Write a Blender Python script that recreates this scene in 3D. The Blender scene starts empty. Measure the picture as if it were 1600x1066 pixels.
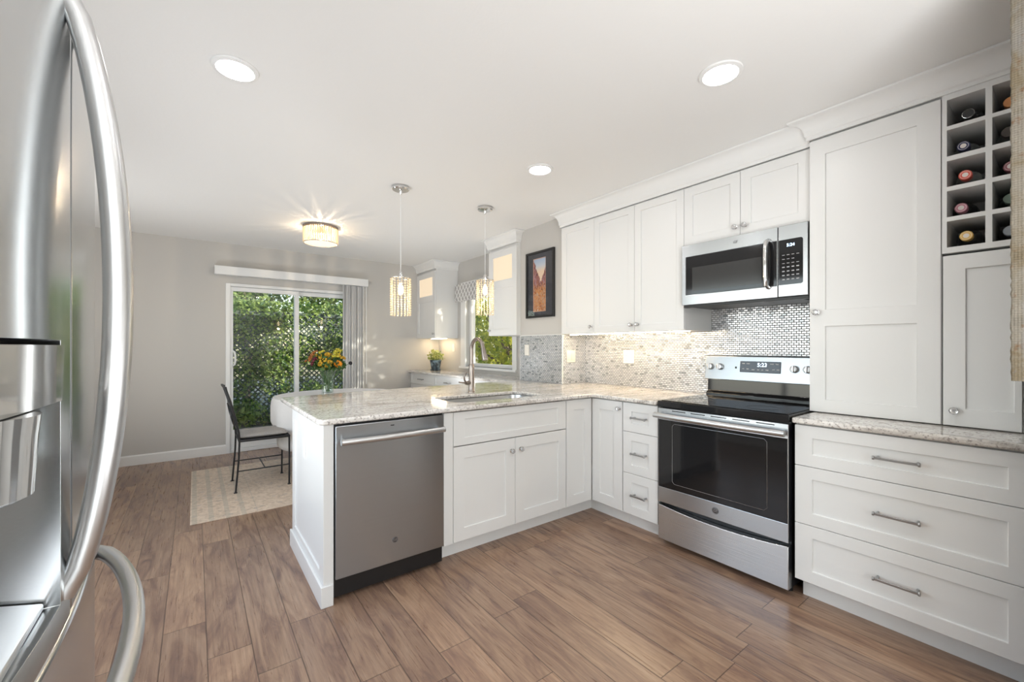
import bpy, bmesh, math, random
import numpy as np
from mathutils import Vector, Matrix

SC = bpy.context.scene
COL = SC.collection
R = math.radians
PI = math.pi
random.seed(7)

# ------------------------------------------------------------------ camera
cd = bpy.data.cameras.new('camera')
cam = bpy.data.objects.new('camera', cd)
COL.objects.link(cam)
cam.location = (0, 0, 1.28)
cam.rotation_euler = (R(90), 0, R(-37))
cd.sensor_width = 36
cd.lens = 658 / 1600 * 36
cd.shift_y = 9 / 1600
cd.clip_start = 0.02
cd.clip_end = 200
SC.camera = cam

# ------------------------------------------------------------------ world, sun, exposure
SUN_DIR = Vector((0.66, -0.66, 0.27)).normalized()      # towards the sun
w = bpy.data.worlds.new('world')
SC.world = w
w.use_nodes = True
wn = w.node_tree
sky = wn.nodes.new('ShaderNodeTexSky')
sky.sky_type = 'NISHITA'
sky.sun_disc = False
sky.sun_elevation = R(28)
sky.sun_rotation = R(135)
sky.air_density = 1.2
sky.dust_density = 1.0
wn.links.new(sky.outputs[0], wn.nodes['Background'].inputs[0])
wn.nodes['Background'].inputs[1].default_value = 0.31
sl = bpy.data.lights.new('sun', 'SUN')
sl.energy = 8.0
sl.angle = R(0.6)
sl.color = (1.0, 0.92, 0.78)
sun = bpy.data.objects.new('sun', sl)
COL.objects.link(sun)
sun.rotation_euler = SUN_DIR.to_track_quat('Z', 'Y').to_euler()
sun.location = (8, -8, 6)
CAN_STRENGTH = 60.0
def area(name, loc, direction, sx, sy, power, col=(1, 1, 1), spread=180):
    l = bpy.data.lights.new(name, 'AREA'); l.shape = 'RECTANGLE'; l.size = sx; l.size_y = sy; l.energy = power; l.color = col; l.spread = R(spread)
    o = bpy.data.objects.new(name, l); COL.objects.link(o)
    o.location = loc; o.rotation_euler = Vector(direction).to_track_quat('-Z', 'Y').to_euler()
    return o
# area lamps: left-window daylight, added rear-window daylight, added unseen fills bounced off the ceiling
area('daylight_left_window', (-0.97, 2.6, 1.35), (1, 0.0, -0.30), 2.3, 1.7, 17.5, (0.90, 0.95, 1.0), 130)
area('added_rear_daylight', (-0.15, -1.93, 1.25), (0.12, 1, -0.15), 1.5, 2.0, 42, (0.93, 0.97, 1.0), 140)
area('ceiling_fill_kitchen', (1.0, -0.5, 0.8), (0.05, -0.06, 1), 0.8, 0.8, 35, (0.96, 0.98, 1.0))
area('ceiling_fill_hall', (-0.5, 2.3, 0.7), (0.25, 0.15, 1), 0.5, 0.8, 10.5, (0.96, 0.98, 1.0))
area('ceiling_fill_corner', (-0.62, 4.3, 0.8), (0.3, 0.45, 1), 0.5, 0.6, 12, (0.96, 0.98, 1.0))
area('ceiling_fill_dining', (2.1, 4.4, 0.55), (-0.3, -0.05, 1), 0.5, 0.6, 9.5, (0.94, 0.97, 1.0))
vs = SC.view_settings
vs.view_transform = 'Standard'
vs.look = 'None'
vs.gamma = 1.0
vs.exposure = 0.13
vs.use_curve_mapping = False
cy = SC.cycles
cy.max_bounces = 10
cy.diffuse_bounces = 5
cy.glossy_bounces = 5
cy.transmission_bounces = 8
cy.transparent_max_bounces = 12
cy.sample_clamp_indirect = 6.0
cy.caustics_reflective = False
cy.caustics_refractive = False
cy.use_denoising = True

# ------------------------------------------------------------------ node helpers
def newmat(name):
    m = bpy.data.materials.new(name)
    m.use_nodes = True
    return m, m.node_tree, m.node_tree.nodes['Principled BSDF']

def mat(name, col, rough=0.5, metal=0.0, **kw):
    m, nt, b = newmat(name)
    b.inputs['Base Color'].default_value = (*col, 1)
    b.inputs['Roughness'].default_value = rough
    b.inputs['Metallic'].default_value = metal
    for k, v in kw.items():
        b.inputs[k.replace('_', ' ')].default_value = v
    return m

def emit(name, col, s):
    m, nt, b = newmat(name)
    b.inputs['Base Color'].default_value = (*col, 1)
    b.inputs['Emission Color'].default_value = (*col, 1)
    b.inputs['Emission Strength'].default_value = s
    return m

class NT:
    """small wrapper to write node graphs as expressions"""
    def __init__(s, nt): s.nt = nt
    def n(s, t, **kw):
        o = s.nt.nodes.new(t)
        for k, v in kw.items(): setattr(o, k, v)
        return o
    def put(s, sock, v):
        if hasattr(v, 'is_linked') or isinstance(v, bpy.types.NodeSocket): s.nt.links.new(v, sock)
        elif v is not None: sock.default_value = v
    def math(s, op, a, b=None, c=None, clamp=False):
        o = s.n('ShaderNodeMath', operation=op, use_clamp=clamp)
        s.put(o.inputs[0], a)
        if b is not None: s.put(o.inputs[1], b)
        if c is not None: s.put(o.inputs[2], c)
        return o.outputs[0]
    def obj(s): return s.n('ShaderNodeTexCoord').outputs['Object']
    def mapping(s, vec, scale=(1, 1, 1), loc=(0, 0, 0), rot=(0, 0, 0)):
        o = s.n('ShaderNodeMapping')
        s.put(o.inputs[0], vec)
        o.inputs['Scale'].default_value = scale
        o.inputs['Location'].default_value = loc
        o.inputs['Rotation'].default_value = rot
        return o.outputs[0]
    def noise(s, vec, scale=5, detail=4, rough=0.55, dist=0.0):
        o = s.n('ShaderNodeTexNoise')
        s.put(o.inputs['Vector'], vec)
        o.inputs['Scale'].default_value = scale
        o.inputs['Detail'].default_value = detail
        o.inputs['Roughness'].default_value = rough
        o.inputs['Distortion'].default_value = dist
        return o.outputs['Fac']
    def ramp(s, fac, stops, interp='LINEAR'):
        o = s.n('ShaderNodeValToRGB')
        o.color_ramp.interpolation = interp
        el = o.color_ramp.elements
        while len(el) < len(stops): el.new(0.5)
        for e, (p, c) in zip(el, stops):
            e.position = p
            e.color = (*c, 1) if len(c) == 3 else c
        s.put(o.inputs[0], fac)
        return o.outputs[0]
    def mix(s, fac, a, b, mode='MIX'):
        o = s.n('ShaderNodeMix', data_type='RGBA', blend_type=mode)
        s.put(o.inputs[0], fac)
        s.put(o.inputs[6], a if not isinstance(a, tuple) else (*a, 1))
        s.put(o.inputs[7], b if not isinstance(b, tuple) else (*b, 1))
        return o.outputs[2]
    def xyz(s, vec):
        o = s.n('ShaderNodeSeparateXYZ')
        s.put(o.inputs[0], vec)
        return o.outputs
    def comb(s, x=0.0, y=0.0, z=0.0):
        o = s.n('ShaderNodeCombineXYZ')
        s.put(o.inputs[0], x); s.put(o.inputs[1], y); s.put(o.inputs[2], z)
        return o.outputs[0]
    def white(s, vec):
        o = s.n('ShaderNodeTexWhiteNoise', noise_dimensions='3D')
        s.put(o.inputs['Vector'], vec)
        return o.outputs
    def bump(s, h, strength=0.2, dist=0.01):
        o = s.n('ShaderNodeBump')
        s.put(o.inputs['Height'], h)
        o.inputs['Strength'].default_value = strength
        o.inputs['Distance'].default_value = dist
        return o.outputs[0]

# ------------------------------------------------------------------ materials
M = {}
M['cab'] = mat('white_cabinet_paint', (0.775, 0.775, 0.765), 0.35)
M['trim'] = mat('white_trim_paint', (0.82, 0.82, 0.81), 0.4)
M['wall'] = mat('greige_wall_paint', (0.56, 0.545, 0.52), 0.7)
M['ceil'] = None
m, nt, b = newmat('white_ceiling_paint'); g = NT(nt)
b.inputs['Base Color'].default_value = (0.83, 0.825, 0.81, 1)
b.inputs['Roughness'].default_value = 0.8
g.put(b.inputs['Normal'], g.bump(g.noise(g.obj(), 45, 4, 0.6), 0.08, 0.01))
M['ceil'] = m
M['black'] = mat('black_plastic', (0.012, 0.012, 0.013), 0.35)
M['blackglass'] = mat('black_glass', (0.012, 0.012, 0.013), 0.06)
M['blackmetal'] = mat('black_wrought_iron', (0.012, 0.012, 0.014), 0.45)
M['chrome'] = mat('polished_chrome', (0.78, 0.78, 0.78), 0.12, 1.0)
M['pull'] = mat('brushed_nickel_pull', (0.42, 0.42, 0.42), 0.3, 1.0)
M['nickel'] = mat('brushed_nickel_faucet', (0.33, 0.285, 0.255), 0.3, 1.0)
M['plate'] = mat('ivory_switch_plate', (0.82, 0.79, 0.72), 0.4)
M['vinyl'] = mat('white_vinyl', (0.82, 0.83, 0.83), 0.35)
M['vane'] = mat('blind_vane_vinyl', (0.80, 0.80, 0.80), 0.5)
M['dark'] = mat('dark_gap', (0.02, 0.02, 0.02), 0.7)

def steel(name, base, rough, axis):
    m, nt, b = newmat(name); g = NT(nt)
    sc = {'x': (1.2, 200, 420), 'y': (200, 1.2, 420), 'z': (420, 200, 1.2)}[axis]
    n = g.noise(g.mapping(g.obj(), sc), 1.0, 3, 0.6)
    b.inputs['Metallic'].default_value = 1
    g.put(b.inputs['Base Color'], g.ramp(n, [(0.3, tuple(c * 0.965 for c in base)), (0.7, base)]))
    g.put(b.inputs['Roughness'], g.math('MULTIPLY_ADD', n, 0.05, rough - 0.025))
    b.inputs['Anisotropic'].default_value = 0.8
    b.inputs['Anisotropic Rotation'].default_value = 0.25
    t = g.n('ShaderNodeTangent', direction_type='RADIAL', axis='Z')
    g.put(b.inputs['Tangent'], t.outputs[0])
    g.put(b.inputs['Normal'], g.bump(n, 0.015, 0.001))
    return m
M['steel'] = steel('brushed_stainless_steel', (0.53, 0.55, 0.57), 0.26, 'x')
M['steeldw'] = steel('brushed_stainless_dishwasher', (0.455, 0.490, 0.525), 0.30, 'x')
M['steelbright'] = steel('brushed_stainless_drawer', (0.68, 0.69, 0.70), 0.28, 'x')
M['fridge'] = steel('brushed_stainless_fridge', (0.565, 0.58, 0.59), 0.19, 'y')
M['steelsmooth'] = mat('satin_stainless_steel', (0.62, 0.625, 0.63), 0.34, 1.0)

def glass(name, tint=(1, 1, 1), refl=0.04, rough=0.0):
    m = bpy.data.materials.new(name); m.use_nodes = True
    nt = m.node_tree; nt.nodes.clear(); g = NT(nt)
    out = g.n('ShaderNodeOutputMaterial'); mx = g.n('ShaderNodeMixShader')
    tr = g.n('ShaderNodeBsdfTransparent'); gl = g.n('ShaderNodeBsdfGlossy')
    tr.inputs[0].default_value = (*tint, 1)
    gl.inputs['Roughness'].default_value = rough
    ge = g.n('ShaderNodeNewGeometry')
    dt = g.n('ShaderNodeVectorMath', operation='DOT_PRODUCT')
    nt.links.new(ge.outputs['Incoming'], dt.inputs[0]); nt.links.new(ge.outputs['Normal'], dt.inputs[1])
    cs = g.math('ABSOLUTE', dt.outputs['Value'])
    fr = g.math('MULTIPLY_ADD', g.math('POWER', g.math('SUBTRACT', 1.0, cs), 5.0), 1.0 - refl, refl)
    nt.links.new(fr, mx.inputs[0])
    nt.links.new(tr.outputs[0], mx.inputs[1]); nt.links.new(gl.outputs[0], mx.inputs[2])
    nt.links.new(mx.outputs[0], out.inputs[0])
    return m
M['pane'] = glass('clear_window_glass', (0.97, 0.985, 0.98))
M['vaseglass'] = glass('clear_vase_glass', (0.95, 0.98, 0.975), 0.06)
M['crystal'] = mat('clear_crystal', (1, 1, 1), 0.03, 0, Transmission_Weight=1.0, IOR=1.5)
M['knobcrystal'] = mat('faceted_knob_crystal', (0.97, 0.97, 0.97), 0.05, 0, Transmission_Weight=0.75, IOR=1.5)

# floor planks (run along y)
m, nt, b = newmat('oak_laminate_planks'); g = NT(nt)
o = g.xyz(g.obj())
px = g.math('DIVIDE', g.math('ADD', o[0], 0.113 + 0.155 * 40), 0.155)
row = g.math('FLOOR', px)
rr = g.white(g.comb(row, 3.3, 1.7))
py = g.math('DIVIDE', g.math('ADD', g.math('ADD', o[1], 20.0), g.math('MULTIPLY', rr[0], 1.25)), 1.25)
pl = g.math('FLOOR', py)
pid = g.comb(row, pl, 0.5)
pr_ = g.white(pid)
fx = g.math('FRACT', px); fy = g.math('FRACT', py)
ex = g.math('MULTIPLY', g.math('MINIMUM', fx, g.math('SUBTRACT', 1.0, fx)), 0.155)
ey = g.math('MULTIPLY', g.math('MINIMUM', fy, g.math('SUBTRACT', 1.0, fy)), 1.25)
edge = g.math('MINIMUM', ex, ey)
groove = g.math('DIVIDE', edge, 0.0030, clamp=True)
off = g.n('ShaderNodeVectorMath', operation='MULTIPLY_ADD')
g.put(off.inputs[0], pr_[1]); off.inputs[1].default_value = (7, 9, 5)
g.put(off.inputs[2], g.obj())
pv = off.outputs[0]
big = g.noise(g.mapping(pv, (9, 1.7, 1)), 1.6, 5, 0.6, 1.2)
grain = g.noise(g.mapping(pv, (60, 2.2, 1)), 1.6, 6, 0.65, 0.9)
fine = g.noise(g.mapping(pv, (260, 8, 1)), 1.0, 3, 0.6)
wav = g.n('ShaderNodeTexWave', wave_type='BANDS', bands_direction='X')
g.put(wav.inputs['Vector'], g.mapping(pv, (1, 0.06, 1))); wav.inputs['Scale'].default_value = 13.0
wav.inputs['Distortion'].default_value = 9.0; wav.inputs['Detail'].default_value = 3.0; wav.inputs['Detail Scale'].default_value = 1.2; wav.inputs['Detail Roughness'].default_value = 0.6
c1 = g.ramp(big, [(0.30, (0.165, 0.098, 0.078)), (0.43, (0.290, 0.180, 0.124)), (0.55, (0.385, 0.250, 0.165)), (0.75, (0.450, 0.308, 0.212))])
c1 = g.mix(g.math('MULTIPLY', g.ramp(wav.outputs['Fac'], [(0.10, (1, 1, 1)), (0.55, (0, 0, 0))]), 0.20), c1, (0.165, 0.100, 0.070))
c2 = g.mix(g.math('MULTIPLY', g.ramp(grain, [(0.34, (1, 1, 1)), (0.56, (0, 0, 0))]), 0.28), c1, (0.150, 0.091, 0.066))
c3 = g.mix(g.math('MULTIPLY', g.ramp(fine, [(0.4, (1, 1, 1)), (0.6, (0, 0, 0))]), 0.22), c2, (0.15, 0.10, 0.08))
tone = g.ramp(pr_[0], [(0.0, (0.88, 0.87, 0.89)), (0.5, (1, 1, 1)), (1.0, (1.13, 1.11, 1.09))])
c4 = g.mix(1.0, c3, tone, 'MULTIPLY')
c5 = g.mix(g.math('MULTIPLY', g.math('SUBTRACT', 1.0, groove), 0.85), c4, (0.035, 0.022, 0.018))
g.put(b.inputs['Base Color'], c5)
g.put(b.inputs['Roughness'], g.math('MULTIPLY_ADD', grain, 0.14, 0.22))
hh = g.math('ADD', g.math('MULTIPLY', groove, 1.0), g.math('MULTIPLY', grain, 0.12))
g.put(b.inputs['Normal'], g.bump(hh, 0.25, 0.002))
M['floor'] = m

# granite
def granite(name, stretch, seed):
    m, nt, b = newmat(name); g = NT(nt)
    v = g.mapping(g.obj(), stretch, (seed, seed * 2, seed))
    n1 = g.noise(v, 2.2, 8, 0.62, 1.3)
    n2 = g.noise(g.mapping(g.obj(), tuple(s * 1.0 for s in stretch), (4 + seed, 1, 2)), 7.0, 8, 0.72, 0.6)
    n3 = g.noise(g.obj(), 70, 4, 0.7)
    n4 = g.noise(g.obj(), 190, 3, 0.6)
    c = g.ramp(n1, [(0.30, (0.40, 0.36, 0.33)), (0.43, (0.68, 0.64, 0.59)), (0.55, (0.84, 0.81, 0.77)), (0.70, (0.72, 0.68, 0.64)), (0.82, (0.46, 0.42, 0.39))])
    c = g.mix(g.math('MULTIPLY', g.ramp(n2, [(0.30, (1, 1, 1)), (0.48, (0, 0, 0))]), 0.75), c, (0.27, 0.235, 0.22))
    c = g.mix(g.math('MULTIPLY', g.ramp(n3, [(0.38, (1, 1, 1)), (0.48, (0, 0, 0))]), 0.75), c, (0.20, 0.165, 0.15))
    c = g.mix(g.math('MULTIPLY', g.ramp(n4, [(0.60, (0, 0, 0)), (0.70, (1, 1, 1))]), 0.5), c, (0.86, 0.84, 0.81))
    g.put(b.inputs['Base Color'], c)
    b.inputs['Roughness'].default_value = 0.08
    b.inputs['Specular IOR Level'].default_value = 0.65
    return m
M['granite'] = granite('polished_granite', (0.9, 3.2, 3.2), 0.0)
M['granite2'] = granite('polished_granite_wall_run', (3.2, 0.9, 3.2), 2.3)

# mosaic brick tile; axis 0 or 1 is the horizontal axis of the wall
def mosaic(name, ax):
    m, nt, b = newmat(name); g = NT(nt)
    o = g.xyz(g.obj())
    W, Hh, G = 0.0285, 0.0150, 0.0032
    rz = g.math('DIVIDE', o[2], Hh); row = g.math('FLOOR', rz)
    sh = g.math('MULTIPLY', g.math('MODULO', row, 2.0), 0.5)
    rx = g.math('ADD', g.math('ADD', g.math('DIVIDE', o[ax], W), sh), 400.0)
    colm = g.math('FLOOR', rx)
    fz = g.math('FRACT', rz); fxx = g.math('FRACT', rx)
    ez = g.math('MULTIPLY', g.math('MINIMUM', fz, g.math('SUBTRACT', 1.0, fz)), Hh)
    ex = g.math('MULTIPLY', g.math('MINIMUM', fxx, g.math('SUBTRACT', 1.0, fxx)), W)
    e = g.math('MINIMUM', ex, ez)
    tile = g.math('GREATER_THAN', e, G / 2)
    rnd = g.white(g.comb(colm, row, 2.0))
    c = g.ramp(rnd[0], [(0.0, (0.40, 0.42, 0.44)), (0.14, (0.72, 0.74, 0.76)), (0.6, (0.86, 0.87, 0.89)), (1.0, (0.95, 0.95, 0.95))])
    g.put(b.inputs['Base Color'], g.mix(tile, (0.055, 0.053, 0.05), c))
    g.put(b.inputs['Metallic'], g.math('MULTIPLY', tile, 0.6))
    g.put(b.inputs['Roughness'], g.math('MULTIPLY_ADD', tile, -0.50, 0.75))
    # each little tile leans a touch its own way, with a rounded rim
    hgt = g.math('DIVIDE', e, 0.0028, clamp=True)
    bp = g.n('ShaderNodeBump'); bp.inputs['Strength'].default_value = 0.6; bp.inputs['Distance'].default_value = 0.0015
    g.put(bp.inputs['Height'], hgt)
    sub = g.n('ShaderNodeVectorMath', operation='SUBTRACT'); g.put(sub.inputs[0], rnd[1]); sub.inputs[1].default_value = (0.5, 0.5, 0.5)
    scl = g.n('ShaderNodeVectorMath', operation='SCALE'); g.put(scl.inputs[0], sub.outputs[0]); scl.inputs['Scale'].default_value = 0.09
    add = g.n('ShaderNodeVectorMath', operation='ADD'); g.put(add.inputs[0], bp.outputs[0]); g.put(add.inputs[1], scl.outputs[0])
    nrm = g.n('ShaderNodeVectorMath', operation='NORMALIZE'); g.put(nrm.inputs[0], add.outputs[0])
    g.put(b.inputs['Normal'], nrm.outputs[0])
    return m
M['mosaic_y'] = mosaic('mosaic_tile_range_wall', 1)
M['mosaic_x'] = mosaic('mosaic_tile_return_wall', 0)

# fabrics
def weave(name, c1, c2, scale=220, rough=0.9):
    m, nt, b = newmat(name); g = NT(nt)
    n = g.noise(g.obj(), scale, 3, 0.6)
    g.put(b.inputs['Base Color'], g.ramp(n, [(0.35, c1), (0.65, c2)]))
    b.inputs['Roughness'].default_value = rough
    g.put(b.inputs['Normal'], g.bump(n, 0.15, 0.002))
    return m
M['cloth'] = weave('white_table_linen', (0.80, 0.78, 0.76), (0.86, 0.84, 0.82))
M['cushion'] = weave('grey_cushion_fabric', (0.27, 0.255, 0.24), (0.36, 0.34, 0.32), 120)

m, nt, b = newmat('faded_oriental_rug'); g = NT(nt)
o = g.xyz(g.obj())
n = g.noise(g.obj(), 26, 5, 0.7, 0.8)
v2 = g.n('ShaderNodeTexVoronoi'); g.put(v2.inputs['Vector'], g.obj()); v2.inputs['Scale'].default_value = 14
base = g.ramp(n, [(0.3, (0.46, 0.36, 0.27)), (0.5, (0.68, 0.55, 0.43)), (0.7, (0.78, 0.66, 0.53))])
med = g.math('MULTIPLY', g.ramp(v2.outputs['Distance'], [(0.18, (1, 1, 1)), (0.30, (0, 0, 0))]), g.math('MULTIPLY', n, 0.5))
c = g.mix(med, base, (0.25, 0.27, 0.31))
# border bands, measured from the rug's left edge (object origin = near-left corner)
band = g.math('GREATER_THAN', g.math('SINE', g.math('MULTIPLY', o[0], 62.0)), 0.55)
inb = g.math('MULTIPLY', g.math('LESS_THAN', o[0], 0.42), band)
c = g.mix(g.math('MULTIPLY', inb, 0.35), c, (0.36, 0.36, 0.30))
g.put(b.inputs['Base Color'], c); b.inputs['Roughness'].default_value = 0.95
g.put(b.inputs['Normal'], g.bump(g.noise(g.obj(), 300, 2), 0.3, 0.003))
M['rug'] = m

m, nt, b = newmat('grey_trellis_valance_fabric'); g = NT(nt)
o = g.xyz(g.obj())
a1 = g.math('ABSOLUTE', g.math('SINE', g.math('MULTIPLY', g.math('ADD', o[1], g.math('MULTIPLY', o[2], 0.8)), 36.0)))
a2 = g.math('ABSOLUTE', g.math('SINE', g.math('MULTIPLY', g.math('SUBTRACT', o[1], g.math('MULTIPLY', o[2], 0.8)), 36.0)))
l = g.math('LESS_THAN', g.math('MINIMUM', a1, a2), 0.30)
g.put(b.inputs['Base Color'], g.mix(l, (0.42, 0.41, 0.40), (0.86, 0.85, 0.84)))
b.inputs['Roughness'].default_value = 0.85
M['valance'] = m

m, nt, b = newmat('weathered_canvas_art'); g = NT(nt)
n1 = g.noise(g.obj(), 6, 7, 0.68, 0.8); n2 = g.noise(g.obj(), 34, 5, 0.7); n3 = g.noise(g.mapping(g.obj(), (1, 1, 0.2), (5, 2, 1)), 11, 4, 0.6)
wv = g.math('MULTIPLY', g.math('ADD', g.math('SINE', g.math('MULTIPLY', g.xyz(g.obj())[2], 900.0)), g.math('SINE', g.math('MULTIPLY', g.xyz(g.obj())[1], 900.0))), 0.25)
c = g.ramp(n1, [(0.28, (0.171, 0.150, 0.123)), (0.45, (0.191, 0.171, 0.137)), (0.60, (0.143, 0.113, 0.069)), (0.75, (0.178, 0.171, 0.157))])
c = g.mix(g.ramp(n2, [(0.58, (0, 0, 0)), (0.70, (0.8, 0.8, 0.8))]), c, (0.12, 0.055, 0.018))
c = g.mix(g.ramp(n3, [(0.56, (0, 0, 0)), (0.70, (0.7, 0.7, 0.7))]), c, (0.17, 0.17, 0.17))
g.put(b.inputs['Base Color'], c); b.inputs['Roughness'].default_value = 0.9
g.put(b.inputs['Normal'], g.bump(g.math('ADD', wv, n2), 0.5, 0.004))
M['art'] = m

# framed print: an abstract canyon
m, nt, b = newmat('canyon_print'); g = NT(nt)
o = g.xyz(g.obj())          # local: x 0..w, z 0..h
nz = g.noise(g.mapping(g.obj(), (26, 1, 11)), 1.0, 5, 0.65, 1.0)
nb = g.noise(g.mapping(g.obj(), (34, 1, 13), (3, 1, 2)), 1.6, 6, 0.75, 1.4)
hgt = g.math('DIVIDE', o[2], 0.54)
skyc = g.ramp(hgt, [(0.75, (0.80, 0.62, 0.45)), (0.86, (0.55, 0.60, 0.68)), (1.0, (0.30, 0.45, 0.65))])
gap = g.math('ABSOLUTE', g.math('SUBTRACT', g.math('ADD', o[0], g.math('MULTIPLY', nz, 0.08)), 0.150))
cliffs = g.ramp(nb, [(0.38, (0.03, 0.015, 0.04)), (0.46, (0.20, 0.05, 0.04)), (0.52, (0.50, 0.18, 0.08)), (0.58, (0.22, 0.15, 0.30)), (0.64, (0.55, 0.45, 0.48))])
floorc = g.ramp(nb, [(0.40, (0.04, 0.03, 0.04)), (0.46, (0.50, 0.12, 0.02)), (0.52, (0.75, 0.38, 0.10)), (0.57, (0.16, 0.12, 0.14)), (0.62, (0.70, 0.62, 0.52))])
lim = g.math('MULTIPLY_ADD', gap, -3.4, g.math('MULTIPLY_ADD', nz, 0.2, 0.92))
skm = g.math('GREATER_THAN', g.math('SUBTRACT', hgt, 0.55), g.math('MULTIPLY', gap, 3.6))
c = g.mix(g.math('MULTIPLY', g.math('SUBTRACT', g.math('ADD', hgt, g.math('MULTIPLY', nz, 0.3)), 0.58), 9.0, clamp=True), floorc, cliffs)
c = g.mix(skm, c, skyc)
g.put(b.inputs['Base Color'], c); b.inputs['Roughness'].default_value = 0.5
M['print'] = m
M['mat_navy'] = mat('dark_mat_board', (0.020, 0.022, 0.034), 0.6)
M['mat_inner'] = mat('peach_inner_mat', (0.62, 0.36, 0.27), 0.7)
M['frameblack'] = mat('black_frame_wood', (0.010, 0.009, 0.009), 0.3)
M['picglass'] = glass('picture_glass', (1, 1, 1))

# leaves
def leafmat(name, a, bcol, trans=0.35):
    m, nt, b = newmat(name); g = NT(nt)
    oi = g.n('ShaderNodeNewGeometry').outputs['Random Per Island']
    g.put(b.inputs['Base Color'], g.ramp(oi, [(0.0, a), (1.0, bcol)]))
    b.inputs['Roughness'].default_value = 0.5
    tr = g.n('ShaderNodeBsdfTranslucent'); g.put(tr.inputs[0], g.ramp(oi, [(0.0, a), (1.0, bcol)]))
    mx = g.n('ShaderNodeMixShader'); mx.inputs[0].default_value = trans
    out = nt.nodes['Material Output']
    nt.links.new(b.outputs[0], mx.inputs[1]); nt.links.new(tr.outputs[0], mx.inputs[2]); nt.links.new(mx.outputs[0], out.inputs[0])
    return m
M['ivy'] = leafmat('ivy_leaves', (0.04, 0.12, 0.03), (0.36, 0.46, 0.12), 0.45)
M['treeleaf'] = leafmat('tree_leaves', (0.05, 0.13, 0.03), (0.36, 0.46, 0.14), 0.45)
M['sunleaf'] = leafmat('sunlit_leaves', (0.22, 0.32, 0.02), (0.90, 0.85, 0.10), 0.6)  # glow of sun through the leaves is put into the colour
M['potleaf'] = leafmat('succulent_leaves', (0.20, 0.30, 0.07), (0.55, 0.55, 0.20), 0.2)
M['bouqleaf'] = leafmat('bouquet_leaves', (0.02, 0.06, 0.02), (0.10, 0.20, 0.05), 0.25)
M['lattice'] = mat('dark_green_lattice_wood', (0.06, 0.085, 0.07), 0.7)
M['bark'] = mat('grey_brown_bark', (0.16, 0.12, 0.09), 0.9)
m, nt, b = newmat('patio_ground'); g = NT(nt)
n = g.noise(g.obj(), 6, 6, 0.7)
g.put(b.inputs['Base Color'], g.ramp(n, [(0.35, (0.10, 0.12, 0.08)), (0.55, (0.24, 0.23, 0.20)), (0.7, (0.12, 0.17, 0.06))]))
b.inputs['Roughness'].default_value = 0.95
M['ground'] = m
M['stem'] = mat('green_stem', (0.10, 0.20, 0.05), 0.6)

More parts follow.
